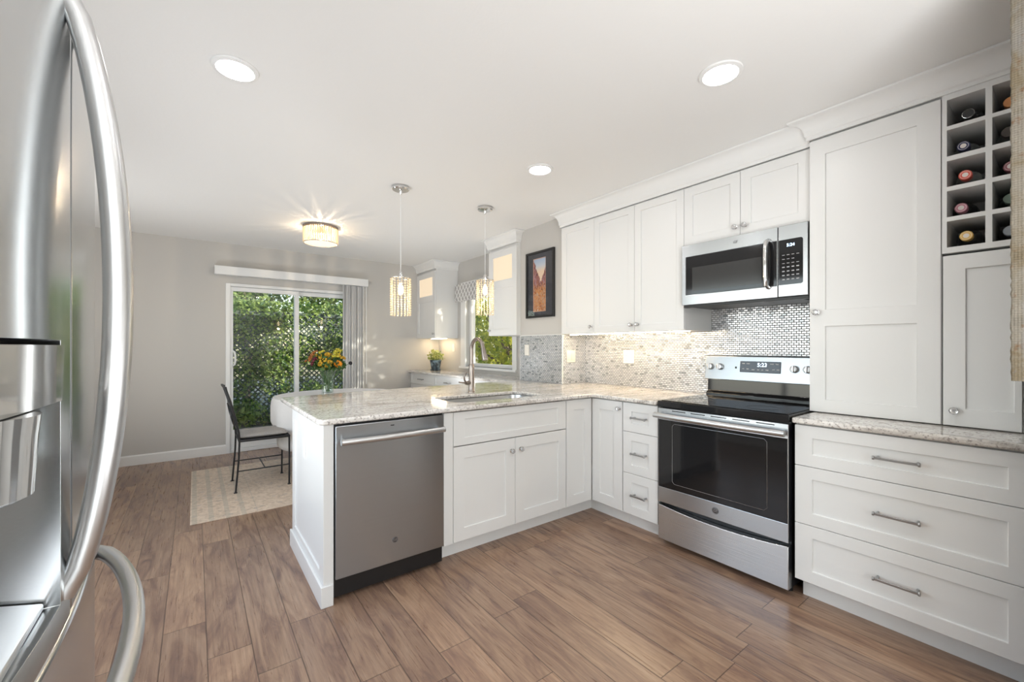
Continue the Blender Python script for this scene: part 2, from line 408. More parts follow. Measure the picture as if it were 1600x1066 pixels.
# ------------------------------------------------------------------ mesh builder
class MB:
    def __init__(s): s.v, s.f, s.m = [], [], []
    def add(s, vs, fs, mi=0):
        o = len(s.v)
        s.v += [tuple(p) for p in vs]
        s.f += [tuple(i + o for i in f) for f in fs]
        s.m += [mi] * len(fs)
        return s
    def box(s, x0, y0, z0, x1, y1, z1, mi=0):
        v = [(x0, y0, z0), (x1, y0, z0), (x1, y1, z0), (x0, y1, z0), (x0, y0, z1), (x1, y0, z1), (x1, y1, z1), (x0, y1, z1)]
        return s.add(v, [(0, 3, 2, 1), (4, 5, 6, 7), (0, 1, 5, 4), (1, 2, 6, 5), (2, 3, 7, 6), (3, 0, 4, 7)], mi)
    def tube(s, pts, r, n=10, mi=0, caps=True, flat=1.0, up=None):
        pts = [Vector(p) for p in pts]
        rs = r if isinstance(r, (list, tuple)) else [r] * len(pts)
        vs, fs = [], []
        t0 = (pts[1] - pts[0]).normalized()
        nrm = Vector(up) if up else (Vector((0, 0, 1)) if abs(t0.z) < 0.9 else Vector((1, 0, 0)))
        nrm = (nrm - t0 * nrm.dot(t0)).normalized()
        for i, p in enumerate(pts):
            a = pts[max(i - 1, 0)]; c = pts[min(i + 1, len(pts) - 1)]
            t = (c - a).normalized()
            nrm = (nrm - t * nrm.dot(t)).normalized()
            bi = t.cross(nrm)
            for k in range(n):
                an = 2 * PI * k / n
                vs.append(p + nrm * (math.cos(an) * rs[i]) + bi * (math.sin(an) * rs[i] * flat))
        for i in range(len(pts) - 1):
            for k in range(n):
                k2 = (k + 1) % n
                fs.append((i * n + k, i * n + k2, (i + 1) * n + k2, (i + 1) * n + k))
        if caps:
            fs.append(tuple(range(n))[::-1])
            fs.append(tuple((len(pts) - 1) * n + k for k in range(n)))
        return s.add(vs, fs, mi)
    def cyl(s, p0, p1, r, r2=None, n=20, mi=0):
        return s.tube([p0, p1], [r, r if r2 is None else r2], n, mi)
    def lathe(s, prof, c=(0, 0, 0), n=24, mi=0, axis='z', cap0=True, cap1=True):
        vs, fs = [], []
        for (r, h) in prof:
            for k in range(n):
                a = 2 * PI * k / n
                p = (r * math.cos(a), r * math.sin(a), h)
                if axis == 'x': p = (p[2], p[0], p[1])
                if axis == 'y': p = (p[1], p[2], p[0])
                vs.append((p[0] + c[0], p[1] + c[1], p[2] + c[2]))
        L = len(prof)
        for i in range(L - 1):
            for k in range(n):
                k2 = (k + 1) % n
                fs.append((i * n + k, i * n + k2, (i + 1) * n + k2, (i + 1) * n + k))
        if cap0: fs.append(tuple(range(n))[::-1])
        if cap1: fs.append(tuple((L - 1) * n + k for k in range(n)))
        return s.add(vs, fs, mi)
    def ball(s, c, r, mi=0, seg=10, rings=6, sq=(1, 1, 1)):
        prof = []
        vs, fs = [], []
        for i in range(rings + 1):
            th = PI * i / rings
            for k in range(seg):
                a = 2 * PI * k / seg
                vs.append((c[0] + r * sq[0] * math.sin(th) * math.cos(a), c[1] + r * sq[1] * math.sin(th) * math.sin(a), c[2] + r * sq[2] * math.cos(th)))
        for i in range(rings):
            for k in range(seg):
                k2 = (k + 1) % seg
                fs.append((i * seg + k, (i + 1) * seg + k, (i + 1) * seg + k2, i * seg + k2))
        return s.add(vs, fs, mi)
    def poly(s, loop, z0, z1, mi=0):
        n = len(loop)
        vs = [(x, y, z0) for x, y in loop] + [(x, y, z1) for x, y in loop]
        fs = [tuple(range(n))[::-1], tuple(range(n, 2 * n))] + [(i, (i + 1) % n, n + (i + 1) % n, n + i) for i in range(n)]
        return s.add(vs, fs, mi)
    def extrude(s, prof, p0, p1, ax_u, ax_w, mi=0, caps=True):
        """sweep a 2-D profile (u, w) from p0 to p1"""
        u = Vector(ax_u); ww = Vector(ax_w); n = len(prof)
        vs = [Vector(p0) + u * a + ww * c for a, c in prof] + [Vector(p1) + u * a + ww * c for a, c in prof]
        fs = [(i, (i + 1) % n, n + (i + 1) % n, n + i) for i in range(n)]
        if caps: fs += [tuple(range(n))[::-1], tuple(range(n, 2 * n))]
        return s.add(vs, fs, mi)
    def cells(s, xs, zs, front, back, mi=0):
        """board in x/z with cell fronts at y = front(i, j) (None = a hole) and its back at y = back"""
        nx, nz = len(xs) - 1, len(zs) - 1
        F = lambda i, j: front(i, j) if 0 <= i < nx and 0 <= j < nz else None
        for i in range(nx):
            for j in range(nz):
                y = F(i, j)
                if y is None: continue
                x0, x1, z0, z1 = xs[i], xs[i + 1], zs[j], zs[j + 1]
                s.add([(x0, y, z0), (x1, y, z0), (x1, y, z1), (x0, y, z1)], [(0, 1, 2, 3)], mi)
                s.add([(x0, back, z0), (x1, back, z0), (x1, back, z1), (x0, back, z1)], [(3, 2, 1, 0)], mi)
                for di, dj, a, c in ((-1, 0, (x0, z0), (x0, z1)), (1, 0, (x1, z0), (x1, z1)), (0, -1, (x0, z0), (x1, z0)), (0, 1, (x0, z1), (x1, z1))):
                    y2 = F(i + di, j + dj)
                    if y2 is None: yb = back
                    elif y2 > y + 1e-9: yb = y2
                    else: continue
                    s.add([(a[0], y, a[1]), (c[0], y, c[1]), (c[0], yb, c[1]), (a[0], yb, a[1])], [(0, 1, 2, 3)], mi)
        return s
    def build(s, name, mats, parent=None, loc=None, rot=None, bevel=0.0, seg=2, smooth=40, weld=True):
        me = bpy.data.meshes.new(name)
        me.from_pydata(s.v, [], s.f)
        mats = mats if isinstance(mats, (list, tuple)) else [mats]
        for k in mats: me.materials.append(M[k] if isinstance(k, str) else k)
        if len(mats) > 1: me.polygons.foreach_set('material_index', s.m)
        bm = bmesh.new(); bm.from_mesh(me)
        if weld: bmesh.ops.remove_doubles(bm, verts=bm.verts, dist=1e-5)
        bmesh.ops.recalc_face_normals(bm, faces=bm.faces)
        bm.to_mesh(me); bm.free()
        if smooth:
            me.polygons.foreach_set('use_smooth', [True] * len(me.polygons))
            me.set_sharp_from_angle(angle=R(smooth))
        o = bpy.data.objects.new(name, me)
        COL.objects.link(o)
        if parent: o.parent = parent
        if loc: o.location = loc
        if rot: o.rotation_euler = rot
        if bevel:
            b = o.modifiers.new('bevel', 'BEVEL'); b.width = bevel; b.segments = seg; b.limit_method = 'ANGLE'; b.angle_limit = R(50)
        return o

def tag(o, label, cat, group=None, kind=None):
    o['label'] = label
    o['category'] = cat
    if group: o['group'] = group
    if kind: o['kind'] = kind
    return o

def thing(name, label, cat, loc=(0, 0, 0), rz=0.0, group=None):
    o = bpy.data.objects.new(name, None)
    o.empty_display_size = 0.1
    COL.objects.link(o)
    o.location = loc
    o.rotation_euler = (0, 0, rz)
    return tag(o, label, cat, group)

def struct(o, label, cat): return tag(o, label, cat, None, 'structure')

def dup(root, loc, rz=None, label=None, group=None):
    r = root.copy(); COL.objects.link(r); r.location = loc
    if rz is not None: r.rotation_euler = (0, 0, rz)
    if label: r['label'] = label
    if group: r['group'] = group
    for ch in list(root.children):
        c = ch.copy(); COL.objects.link(c); c.parent = r
        for gch in ch.children:
            d = gch.copy(); COL.objects.link(d); d.parent = c
    return r

def text(s, size, mname, name, parent, loc, rot=(R(90), 0, 0), extrude=0.0004, shear=0.0, align='CENTER'):
    cu = bpy.data.curves.new('t', 'FONT'); cu.body = s; cu.size = size; cu.align_x = align; cu.align_y = 'CENTER'; cu.extrude = extrude; cu.shear = shear
    t = bpy.data.objects.new('t', cu)
    me = bpy.data.meshes.new_from_object(t)
    bpy.data.objects.remove(t); bpy.data.curves.remove(cu)
    me.name = name
    me.materials.clear(); me.materials.append(M[mname])
    o = bpy.data.objects.new(name, me); COL.objects.link(o)
    o.parent = parent; o.location = loc; o.rotation_euler = rot
    return o

# ================================================================== THE SETTING
CEIL = 2.52
XL, XR, YB, YR = -0.95, 3.12, 6.09, -1.9
FACE_W = R(-90)         # fronts on the range wall look towards -x

o = MB().box(XL - 0.15, YR - 0.15, -0.06, XR + 0.3, YB + 0.1, 0.0).build('floor', 'floor', smooth=0)
struct(o, 'brown oak laminate plank floor', 'floor')
o = MB().box(XL - 0.15, YR - 0.15, CEIL, XR + 0.35, YB + 0.35, CEIL + 0.2).build('ceiling', 'ceil', smooth=0)
struct(o, 'flat white painted ceiling', 'ceiling')

def holes(xs_range, zs_range, hs):
    xs = sorted(set([xs_range[0], xs_range[1]] + [h[0] for h in hs] + [h[2] for h in hs]))
    zs = sorted(set([zs_range[0], zs_range[1]] + [h[1] for h in hs] + [h[3] for h in hs]))
    def fr(i, j):
        cx, cz = (xs[i] + xs[i + 1]) / 2, (zs[j] + zs[j + 1]) / 2
        return None if any(h[0] < cx < h[2] and h[1] < cz < h[3] for h in hs) else 0.0
    return xs, zs, fr
# back wall, with the sliding door's opening
DX0, DX1, DZ1 = 0.295, 1.83, 2.045
xs, zs, fr = holes((XL - 0.15, XR + 0.3), (0, CEIL), [(DX0, 0.0, DX1, DZ1)])
o = MB().cells(xs, zs, fr, 0.14).build('wall_back', 'wall', loc=(0, YB, 0), smooth=0)
struct(o, 'greige back wall of the dining area around the sliding door', 'wall')
# dining wall with its window (local x = -world y)
WY0, WY1, WZ0, WZ1 = 4.12, 5.24, 1.0, 2.12
xs, zs, fr = holes((-YB - 0.14, -3.56), (0, CEIL), [(-WY1, WZ0, -WY0, WZ1)])
o = MB().cells(xs, zs, fr, 0.16).build('wall_right', 'wall', loc=(XR, 0, 0), rot=(0, 0, FACE_W), smooth=0)
struct(o, 'greige dining wall around the garden window', 'wall')
PX = 2.80
o = MB().box(PX, 2.92, 0, XR + 0.16, 3.56, CEIL).build('wall_picture', 'wall', smooth=0)
struct(o, 'short greige wall pier carrying the framed canyon print', 'wall')
o = MB().box(XR, YR, 0, XR + 0.16, 2.92, CEIL).build('wall_range', 'wall', smooth=0)
struct(o, 'kitchen wall behind the range and cabinets', 'wall')
xs, zs, fr = holes((YR, YB), (0, CEIL), [(1.42, 0.45, 3.78, 2.25)])
o = MB().cells(xs, zs, fr, 0.15).build('wall_left', 'wall', loc=(XL, 0, 0), rot=(0, 0, R(90)), smooth=0)
struct(o, 'greige wall behind the refrigerator', 'wall')
xs, zs, fr = holes((XL - 0.15, XR + 0.16), (0, CEIL), [(-0.90, 0.2, 0.60, 2.25)])
o = MB().cells(xs, zs, fr, -0.14).build('wall_rear', 'wall', loc=(0, YR, 0), smooth=0)
struct(o, 'wall behind the camera with an opening for the added fill window', 'wall')
o = MB().box(1.985, YR, 0, 2.10, 0.072, CEIL).build('wall_partition', 'wall', smooth=0)
struct(o, 'short partition wall behind the weathered canvas', 'wall')

# baseboards
prof = [(0, 0), (-0.014, 0), (-0.014, 0.095), (-0.008, 0.108), (0, 0.108)]
def baseboard(name, p0, p1, out, label):
    o = MB().extrude(prof, p0, p1, tuple(-c for c in out), (0, 0, 1)).build(name, 'trim', smooth=0)
    struct(o, label, 'baseboard')
baseboard('baseboard_back', (XL, YB, 0), (DX0 + 0.005, YB, 0), (0, -1, 0), 'white baseboard left of the sliding door')
baseboard('baseboard_back_right', (DX1, YB, 0), (2.62, YB, 0), (0, -1, 0), 'white baseboard right of the sliding door')
baseboard('baseboard_left', (XL, 1.3, 0), (XL, YB, 0), (1, 0, 0), 'white baseboard on the refrigerator side wall')

# sliding door
dr = bpy.data.objects.new('door_1', None); COL.objects.link(dr); dr.location = (0, YB, 0)
struct(dr, 'white sliding glass door to the garden', 'door')
W_ = DX1 - DX0
f = MB()
f.box(DX0, -0.012, 0.0, DX0 + 0.05, 0.12, DZ1).box(DX1 - 0.05, -0.012, 0, DX1, 0.12, DZ1).box(DX0 + 0.05, -0.012, DZ1 - 0.035, DX1 - 0.05, 0.12, DZ1).box(DX0 + 0.05, -0.012, 0, DX1 - 0.05, 0.12, 0.045)
f.build('door_frame', 'vinyl', dr, bevel=0.004)
def leaf(x0, x1, y, zr):
    s = MB()
    s.cells([x0, x0 + 0.052, x1 - 0.052, x1], [0.047, zr, DZ1 - 0.09, DZ1 - 0.037], lambda i, j: None if (i == 1 and j == 1) else 0.0, 0.036)
    p = s.build('door_panel', 'vinyl', dr, loc=(0, y, 0), bevel=0.004)
    MB().box(x0 + 0.05, 0.016, zr - 0.003, x1 - 0.05, 0.020, DZ1 - 0.087).build('glass_pane', 'pane', p, smooth=0)
    return p
pn = leaf(DX0 + 0.025, 1.095, 0.01, 0.27)
leaf(1.045, DX1 - 0.03, 0.060, 0.27)
h = MB().box(DX0 + 0.032, -0.012, 1.03, DX0 + 0.066, 0.0, 1.25).tube([(DX0 + 0.07, -0.008, 1.05), (DX0 + 0.09, -0.03, 1.065), (DX0 + 0.095, -0.045, 1.10), (DX0 + 0.095, -0.045, 1.17), (DX0 + 0.09, -0.03, 1.215), (DX0 + 0.07, -0.008, 1.23)], 0.011, 8)
h.box(DX0 + 0.042, -0.016, 1.12, DX0 + 0.056, -0.01, 1.16)
h.build('door_handle', 'vinyl', pn, bevel=0.003)

# garden window
wr = bpy.data.objects.new('window_1', None); COL.objects.link(wr); wr.location = (XR, 0, 0); wr.rotation_euler = (0, 0, FACE_W)
struct(wr, 'white framed garden window in the dining wall', 'window')
# local x = -world y, local y = world x - XR
a0, a1 = -WY1, -WY0
c = MB()
for (x0, x1, z0, z1) in ((a0 - 0.13, a0, WZ0 - 0.02, WZ1 + 0.09), (a1, a1 + 0.09, WZ0 - 0.02, WZ1 + 0.09), (a0, a1, WZ1, WZ1 + 0.09)):
    c.box(x0, -0.016, z0, x1, 0, z1)
c.build('casing', 'trim', wr, bevel=0.003)
c = MB()
c.cells([a0, a0 + 0.05, a1 - 0.05, a1], [WZ0, WZ0 + 0.045, WZ1 - 0.05, WZ1], lambda i, j: None if (i == 1 and j == 1) else 0.06, 0.12)
c.build('window_frame', 'vinyl', wr, bevel=0.003)
MB().box(a0 + 0.04, 0.085, WZ0 + 0.04, a1 - 0.04, 0.09, WZ1 - 0.04).build('glass_pane', 'pane', wr, smooth=0)
MB().box(a0 - 0.14, -0.04, WZ0 - 0.03, a1 + 0.10, 0.06, WZ0).build('window_sill', 'trim', wr, bevel=0.003)
wr3 = bpy.data.objects.new('window_3', None); COL.objects.link(wr3); wr3.location = (XL, 0, 0); wr3.rotation_euler = (0, 0, R(90))
struct(wr3, 'white framed window in the wall beyond the refrigerator', 'window')
MB().cells([1.42, 1.47, 2.57, 2.63, 3.73, 3.78], [0.45, 0.50, 2.20, 2.25], lambda i, j: None if (i in (1, 3) and j == 1) else 0.06, 0.11).build('window_frame', 'vinyl', wr3)
# rear window added for fill light (unseen, behind the camera)
wr2 = bpy.data.objects.new('added_window_2', None); COL.objects.link(wr2); wr2.location = (0, YR, 0)
struct(wr2, 'tall window added behind the camera for fill light', 'window')
MB().cells([-0.90, -0.85, -0.18, -0.12, 0.55, 0.60], [0.2, 0.25, 2.20, 2.25], lambda i, j: None if (i in (1, 3) and j == 1) else -0.09, -0.03).build('window_frame', 'vinyl', wr2)
MB().box(-0.85, -0.062, 0.25, 0.55, -0.058, 2.20).build('glass_pane', 'pane', wr2, smooth=0)

# ================================================================== CABINETS
def shaker(wd, ht, panels, t=0.02, rec=0.009, back=None):
    """shaker front, x 0..wd, z 0..ht, face at y = 0; panels: recessed rectangles (x0, z0, x1, z1[, 'hole'])"""
    xs = sorted(set([0, wd] + [p[0] for p in panels] + [p[2] for p in panels]))
    zs = sorted(set([0, ht] + [p[1] for p in panels] + [p[3] for p in panels]))
    def fr(i, j):
        cx, cz = (xs[i] + xs[i + 1]) / 2, (zs[j] + zs[j + 1]) / 2
        for p in panels:
            if p[0] < cx < p[2] and p[1] < cz < p[3]: return None if len(p) > 4 else rec
        return 0.0
    return MB().cells(xs, zs, fr, t)
def one(wd, ht, st=0.07, rail=None):
    rail = rail or st
    return [(st, rail, wd - st, ht - rail)]

def knob(parent, x, z, y=0.0):
    k = MB()
    k.lathe([(0.011, 0.0), (0.012, -0.003), (0.006, -0.006), (0.005, -0.014), (0.009, -0.017)], (0, 0, 0), 12, 0, 'y')
    k.lathe([(0.008, -0.016), (0.0155, -0.021), (0.0165, -0.026), (0.011, -0.034), (0.006, -0.036)], (0, 0, 0), 8, 1, 'y')
    return k.build('knob', ['chrome', 'knobcrystal'], parent, loc=(x, y, z), smooth=20)
def pull(parent, x, z, L=0.145, y=0.009, yo=-0.03):
    k = MB()
    k.cyl((-L / 2 + 0.012, y, 0), (-L / 2 + 0.012, yo + 0.002, 0), 0.0055, n=10).cyl((L / 2 - 0.012, y, 0), (L / 2 - 0.012, yo + 0.002, 0), 0.0055, n=10)
    k.box(-L / 2, yo - 0.005, -0.005, L / 2, yo + 0.005, 0.005)
    for sx in (-1, 1): k.lathe([(0.009, -0.004), (0.009, 0.004)], (sx * (L / 2 - 0.003), yo, 0), 12, 0, 'x')
    return k.build('handle', 'pull', parent, loc=(x, 0, z), bevel=0.0012, seg=1)
def front(name, root, x0, z0, x1, z1, panels=None, st=0.07, rail=None, y=0.0, g=0.0015, t=0.02):
    wd, ht = x1 - x0 - 2 * g, z1 - z0 - 2 * g
    o = shaker(wd, ht, panels if panels is not None else one(wd, ht, st, rail), t).build(name, 'cab', root, loc=(x0 + g, y, z0 + g), bevel=0.0012, seg=1, smooth=0)
    return o

ZT, ZB = 0.888, 0.105
XF = 2.437          # face of the base fronts on the range wall
YF = 2.215          # face of the peninsula fronts

# --- sink base cabinet
c = thing('sink_cabinet', 'white sink base cabinet with two doors under the faucet', 'cabinet', (1.168, YF, 0))
def L_(X): return X - 1.168
MB().box(0, 0.021, ZB, L_(2.164), 0.60, ZB + 0.02).box(0, 0.021, ZB + 0.02, 0.018, 0.60, ZT).box(L_(2.164) - 0.018, 0.021, ZB + 0.02, L_(2.164), 0.60, ZT).box(0.018, 0.58, ZB + 0.02, L_(2.164) - 0.018, 0.60, ZT).build('body', 'cab', c, smooth=0)
MB().box(0, 0.08, 0, L_(2.166), 0.10, ZB).build('toe_kick', 'cab', c, smooth=0)
MB().box(0, 0.0, ZB, L_(1.229), 0.02, ZT).build('filler_stile', 'cab', c, bevel=0.001, seg=1)
front('drawer_front', c, L_(1.231), 0.682, L_(2.162), ZT, None, 0.078, 0.045)
d = front('door', c, L_(1.231), ZB, L_(1.6965), 0.679, None, 0.075)
knob(d, 1.661 - 1.231, 0.595 - ZB)
d = front('door', c, L_(1.6965), ZB, L_(2.162), 0.679, None, 0.075)
knob(d, 1.737 - 1.6965, 0.598 - ZB)

# --- corner cabinet (doors on both runs)
c = thing('corner_cabinet', 'white corner base cabinet with doors on both runs', 'cabinet', (2.168, YF, 0))
K = lambda X: X - 2.168
MB().poly([(K(2.17), 0.021), (K(2.459), 0.021), (K(2.459), 1.924 - YF), (K(3.10), 1.924 - YF), (K(3.10), 0.60), (K(2.17), 0.60)], ZB, ZT).build('body', 'cab', c, smooth=0)
front('door', c, K(2.166), ZB, K(2.434), ZT, None, 0.075, 0.075)
d = front('door', c, 0, ZB, 0.285, ZT, None, 0.075, 0.075)
d.location = (XF - 2.168, -0.004, ZB + 0.0015); d.rotation_euler = (0, 0, FACE_W)
knob(d, 0.258, 0.835 - ZB)
MB().poly([(K(2.168), 0.08), (K(2.517), 0.08), (K(2.517), 1.924 - YF), (K(2.53), 1.924 - YF), (K(2.53), 0.10), (K(2.168), 0.10)], 0, ZB).build('toe_kick', 'cab', c, smooth=0)

# --- three-drawer stacks on the range wall
def drawers(name, label, y0, y1, gaps, plen, st, rail, toe_l=0.0):
    c = thing(name, label, 'cabinet', (XF, y0, 0), FACE_W)
    wd = y0 - y1
    MB().box(0.001, 0.021, ZB, wd - 0.001, 0.66, ZT).build('body', 'cab', c, smooth=0)
    MB().box(toe_l, 0.08, 0, wd, 0.10, ZB).build('toe_kick', 'cab', c, smooth=0)
    for k in range(3):
        d = front('drawer', c, 0, gaps[k], wd, gaps[k + 1], None, st, rail)
        pull(d, wd / 2, (gaps[k + 1] - gaps[k]) / 2, plen)
    return c
drawers('drawer_cabinet', 'narrow white three-drawer base cabinet left of the range', 1.922, 1.636, [ZB, 0.392, 0.683, ZT], 0.115, 0.073, 0.06)
drawers('drawer_cabinet', 'wide white three-drawer base cabinet right of the range', 0.846, 0.065, [ZB, 0.392, 0.683, ZT], 0.155, 0.075, 0.06, 0.012)

# --- peninsula end panel
c = thing('end_panel', 'white panelled end of the peninsula beside the dishwasher', 'panel', (0.503, 3.02, 0), FACE_W)
# local x = 3.02 - y, local y = x - .503
wl = 3.02 - 2.203
shaker(wl, 0.893, [(0.075, 0.15, wl - 0.085, 0.82)], 0.048, 0.008).build('side_panel', 'cab', c, bevel=0.0012, seg=1, smooth=0)
MB().box(-0.012, -0.013, 0, wl + 0.006, 0.0, 0.105).box(wl, -0.013, 0, wl + 0.010, 0.046, 0.105).build('plinth', 'cab', c, bevel=0.003)
MB().box(0.0, 0.05, 0.0, 0.02, 2.78 - 0.503, 0.893).build('back_panel', 'cab', c, smooth=0)
pz = MB().box(-0.035, -0.0045, -0.058, 0.035, 0.0, 0.058)
po = pz.build('outlet_cover', 'trim', c, loc=(0.335, 0.008, 0.69), bevel=0.002)

# --- upper cabinets on the range wall
XU = 2.737
def upper(name, label, y0, y1, z0, z1, nd, kn, x=XU, depth=None, st=0.06):
    c = thing(name, label, 'cabinet', (x, y0, 0), FACE_W)
    wd = y0 - y1; dp = (XR - x - 0.002) if depth is None else depth
    MB().box(0.0005, 0.021, z0, wd - 0.0005, dp, z1 + 0.02).build('body', 'cab', c, smooth=0)
    for k in range(nd):
        a, e = wd * k / nd, wd * (k + 1) / nd
        d = front('door', c, a, z0, e, z1, None, st, st)
        knob(d, (e - a - 0.03) if kn[k] == 'r' else 0.03, 0.055)
    return c
UB, UT = 1.396, 2.387
upper('wall_cabinet', 'single-door white wall cabinet left in the corner', 2.865, 2.464, UB, UT, 1, 'r', st=0.062)
upper('wall_cabinet', 'two-door white wall cabinet left of the microwave', 2.464, 1.631, UB, UT, 2, 'rl', st=0.058)
upper('wall_cabinet', 'two-door white cabinet above the microwave', 1.631, 0.869, 1.98, UT, 2, 'rl', st=0.062)

# --- tall pantry cabinet standing on the counter
XT = 2.70
c = thing('pantry_cabinet', 'tall white two-panel pantry cabinet standing on the counter', 'cabinet', (XT, 0.866, 0), FACE_W)
wd = 0.866 - 0.352
MB().box(0.0, 0.021, 0.926, wd - 0.001, XR - XT - 0.002, 2.43).build('body', 'cab', c, smooth=0)
d = front('door', c, 0.0, 0.927, wd - 0.001, 2.405, [(0.072, 0.068, wd - 0.084, 0.462), (0.072, 0.55, wd - 0.084, 1.388)])
knob(d, 0.034, 1.464 - 0.927)
# --- wine rack cabinet
RY0, RY1 = 0.351, 0.090
c = thing('wine_cabinet', 'white cabinet with wine cubbies above a door', 'cabinet', (XT, RY0, 0), FACE_W)
wd = RY0 - RY1
MB().box(0.0, 0.021, 0.926, wd, XR - XT - 0.002, 1.69).build('body', 'cab', c, smooth=0)
d = front('door', c, 0.002, 0.927, wd - 0.028, 1.69, [(0.07, 0.078, wd - 0.028 - 0.026, 0.695)])
d = d
knob(d, 0.036, 0.995 - 0.927)
CUB = [(0.016, 0.131), (0.151, 0.245)]
rowz = [(1.726, 1.842), (1.862, 1.978), (1.998, 2.113), (2.135, 2.252), (2.270, 2.387)]
xs = [0, CUB[0][0], CUB[0][1], CUB[1][0], CUB[1][1], wd]
zs = [1.70] + [z for r_ in rowz for z in r_] + [2.43]
rk = MB().cells(xs, zs, lambda i, j: None if (i in (1, 3) and j % 2 == 1) else 0.0, 0.33)
rk.box(0, 0.33, 1.70, wd, 0.345, 2.43)
rk.build('wine_rack', 'cab', c, bevel=0.0008, seg=1, smooth=0)

# --- crown mouldings
def crown(name, label, path, z0, parent=None, ext=0.075):
    """path: list of (x, y) corners, left to right as seen by the viewer; outward is on the viewer's side"""
    zt = CEIL - 0.001
    h = zt - z0
    prof = [(0.0, 0.0), (0.010, 0.0), (0.010, 0.016), (0.016, 0.022)]
    for k in range(7):
        a = PI / 2 * k / 6
        prof.append((0.016 + (ext - 0.020) * (1 - math.cos(a)), 0.024 + (h - 0.036) * math.sin(a)))
    prof += [(ext, h - 0.010), (ext, h), (0.0, h)]
    n = len(prof); vs = []; fs = []
    P = [Vector((x, y)) for x, y in path]
    for i, p in enumerate(P):
        dirs = []
        if i > 0: dirs.append((P[i] - P[i - 1]).normalized())
        if i < len(P) - 1: dirs.append((P[i + 1] - P[i]).normalized())
        ns = [Vector((d_.y, -d_.x)) for d_ in dirs]
        if len(ns) == 1: off = ns[0]
        else:
            s_ = ns[0] + ns[1]; off = s_ / (1 + ns[0].dot(ns[1]))
        for (u, z) in prof: vs.append((p.x + off.x * u, p.y + off.y * u, z0 + z))
    for i in range(len(P) - 1):
        for k in range(n):
            k2 = (k + 1) % n
            fs.append((i * n + k, i * n + k2, (i + 1) * n + k2, (i + 1) * n + k))
    fs.append(tuple(range(n))); fs.append(tuple((len(P) - 1) * n + k for k in range(n)))
    o = MB().add(vs, fs).build(name, 'trim', parent, smooth=35)
    if parent is None: tag(o, label, 'moulding')
    return o
# viewer's left to right along the range wall is +y to -y; outward normal (d.y, -d.x) of (0,-1) is (-1, 0)
crown('crown_moulding', 'white crown moulding over the wall cabinets and microwave', [(2.799, 2.868), (XU, 2.868), (XU, 0.872)], 2.392)
crown('crown_moulding', 'white crown moulding over the pantry and wine cubbies', [(XU - 0.012, 0.868), (XT, 0.868), (XT, RY1)], 2.412, ext=0.08)

# ================================================================== DINING WALL CABINETS
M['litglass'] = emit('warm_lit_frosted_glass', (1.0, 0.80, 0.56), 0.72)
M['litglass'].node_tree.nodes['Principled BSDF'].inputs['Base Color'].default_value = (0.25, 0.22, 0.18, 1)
XD = 2.745
def glasscab(label, y0, y1, kn, side):
    c = thing('display_cabinet', label, 'cabinet', (XD, y0, 0), FACE_W)
    wd = y0 - y1
    MB().box(0.0005, 0.021, 1.405, wd - 0.0005, XR - XD - 0.002, CEIL - 0.002).build('body', 'cab', c, smooth=0)
    d = front('door', c, 0, 1.405, wd, 2.37, [(0.075, 0.07, wd - 0.075, 0.53), (0.085, 0.622, wd - 0.085, 0.886, 'hole')])
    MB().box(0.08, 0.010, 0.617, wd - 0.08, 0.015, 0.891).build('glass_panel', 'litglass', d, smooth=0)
    knob(d, wd - 0.03 if kn == 'r' else 0.03, 0.06)
    cr = crown('crown', None, side, 2.40, None, 0.07)
    for k in ('label', 'category'): del cr[k]
    cr.parent = c; cr.matrix_parent_inverse = (Matrix.Translation((XD, y0, 0)) @ Matrix.Rotation(FACE_W, 4, 'Z')).inverted()
    return c
glasscab('white display cabinet with lit glass, beside the framed print', 4.095, 3.562, 'l', [(XR - 0.002, 4.095), (XD, 4.095), (XD, 3.563), (PX - 0.001, 3.563)])
glasscab('white display cabinet with lit glass, in the far corner', YB - 0.002, 5.475, 'r', [(XD, YB - 0.002), (XD, 5.475), (XR - 0.002, 5.475)])

# dining base cabinets and counter
XB = 2.635
names = ['white base cabinet below the potted plant', 'white base cabinet under the garden window', 'white base cabinet at the near end of the dining counter']
for k, (y0, y1) in enumerate([(6.07, 5.30), (5.30, 4.45), (4.45, 3.575)]):
    c = thing('base_cabinet', names[k], 'cabinet', (XB, y0, 0), FACE_W)
    wd = y0 - y1
    MB().box(0.0005, 0.021, ZB, wd - 0.0005, XR - XB - 0.005, ZT).build('body', 'cab', c, smooth=0)
    MB().box(0, 0.08, 0, wd, 0.10, ZB).build('toe_kick', 'cab', c, smooth=0)
    d = front('drawer', c, 0, 0.73, wd, ZT, None, 0.06, 0.035); pull(d, wd / 2, 0.075, 0.13)
    for e in range(2):
        d = front('door', c, wd * e / 2, ZB, wd * (e + 1) / 2, 0.727, None, 0.065); knob(d, wd / 2 - 0.035 if e == 0 else 0.035, 0.56)
o = MB().poly([(2.60, 3.562), (3.118, 3.562), (3.118, 6.088), (2.60, 6.088)], 0.892, 0.922).build('countertop', 'granite2', bevel=0.006, seg=3)
tag(o, 'granite dining countertop below the garden window', 'countertop')

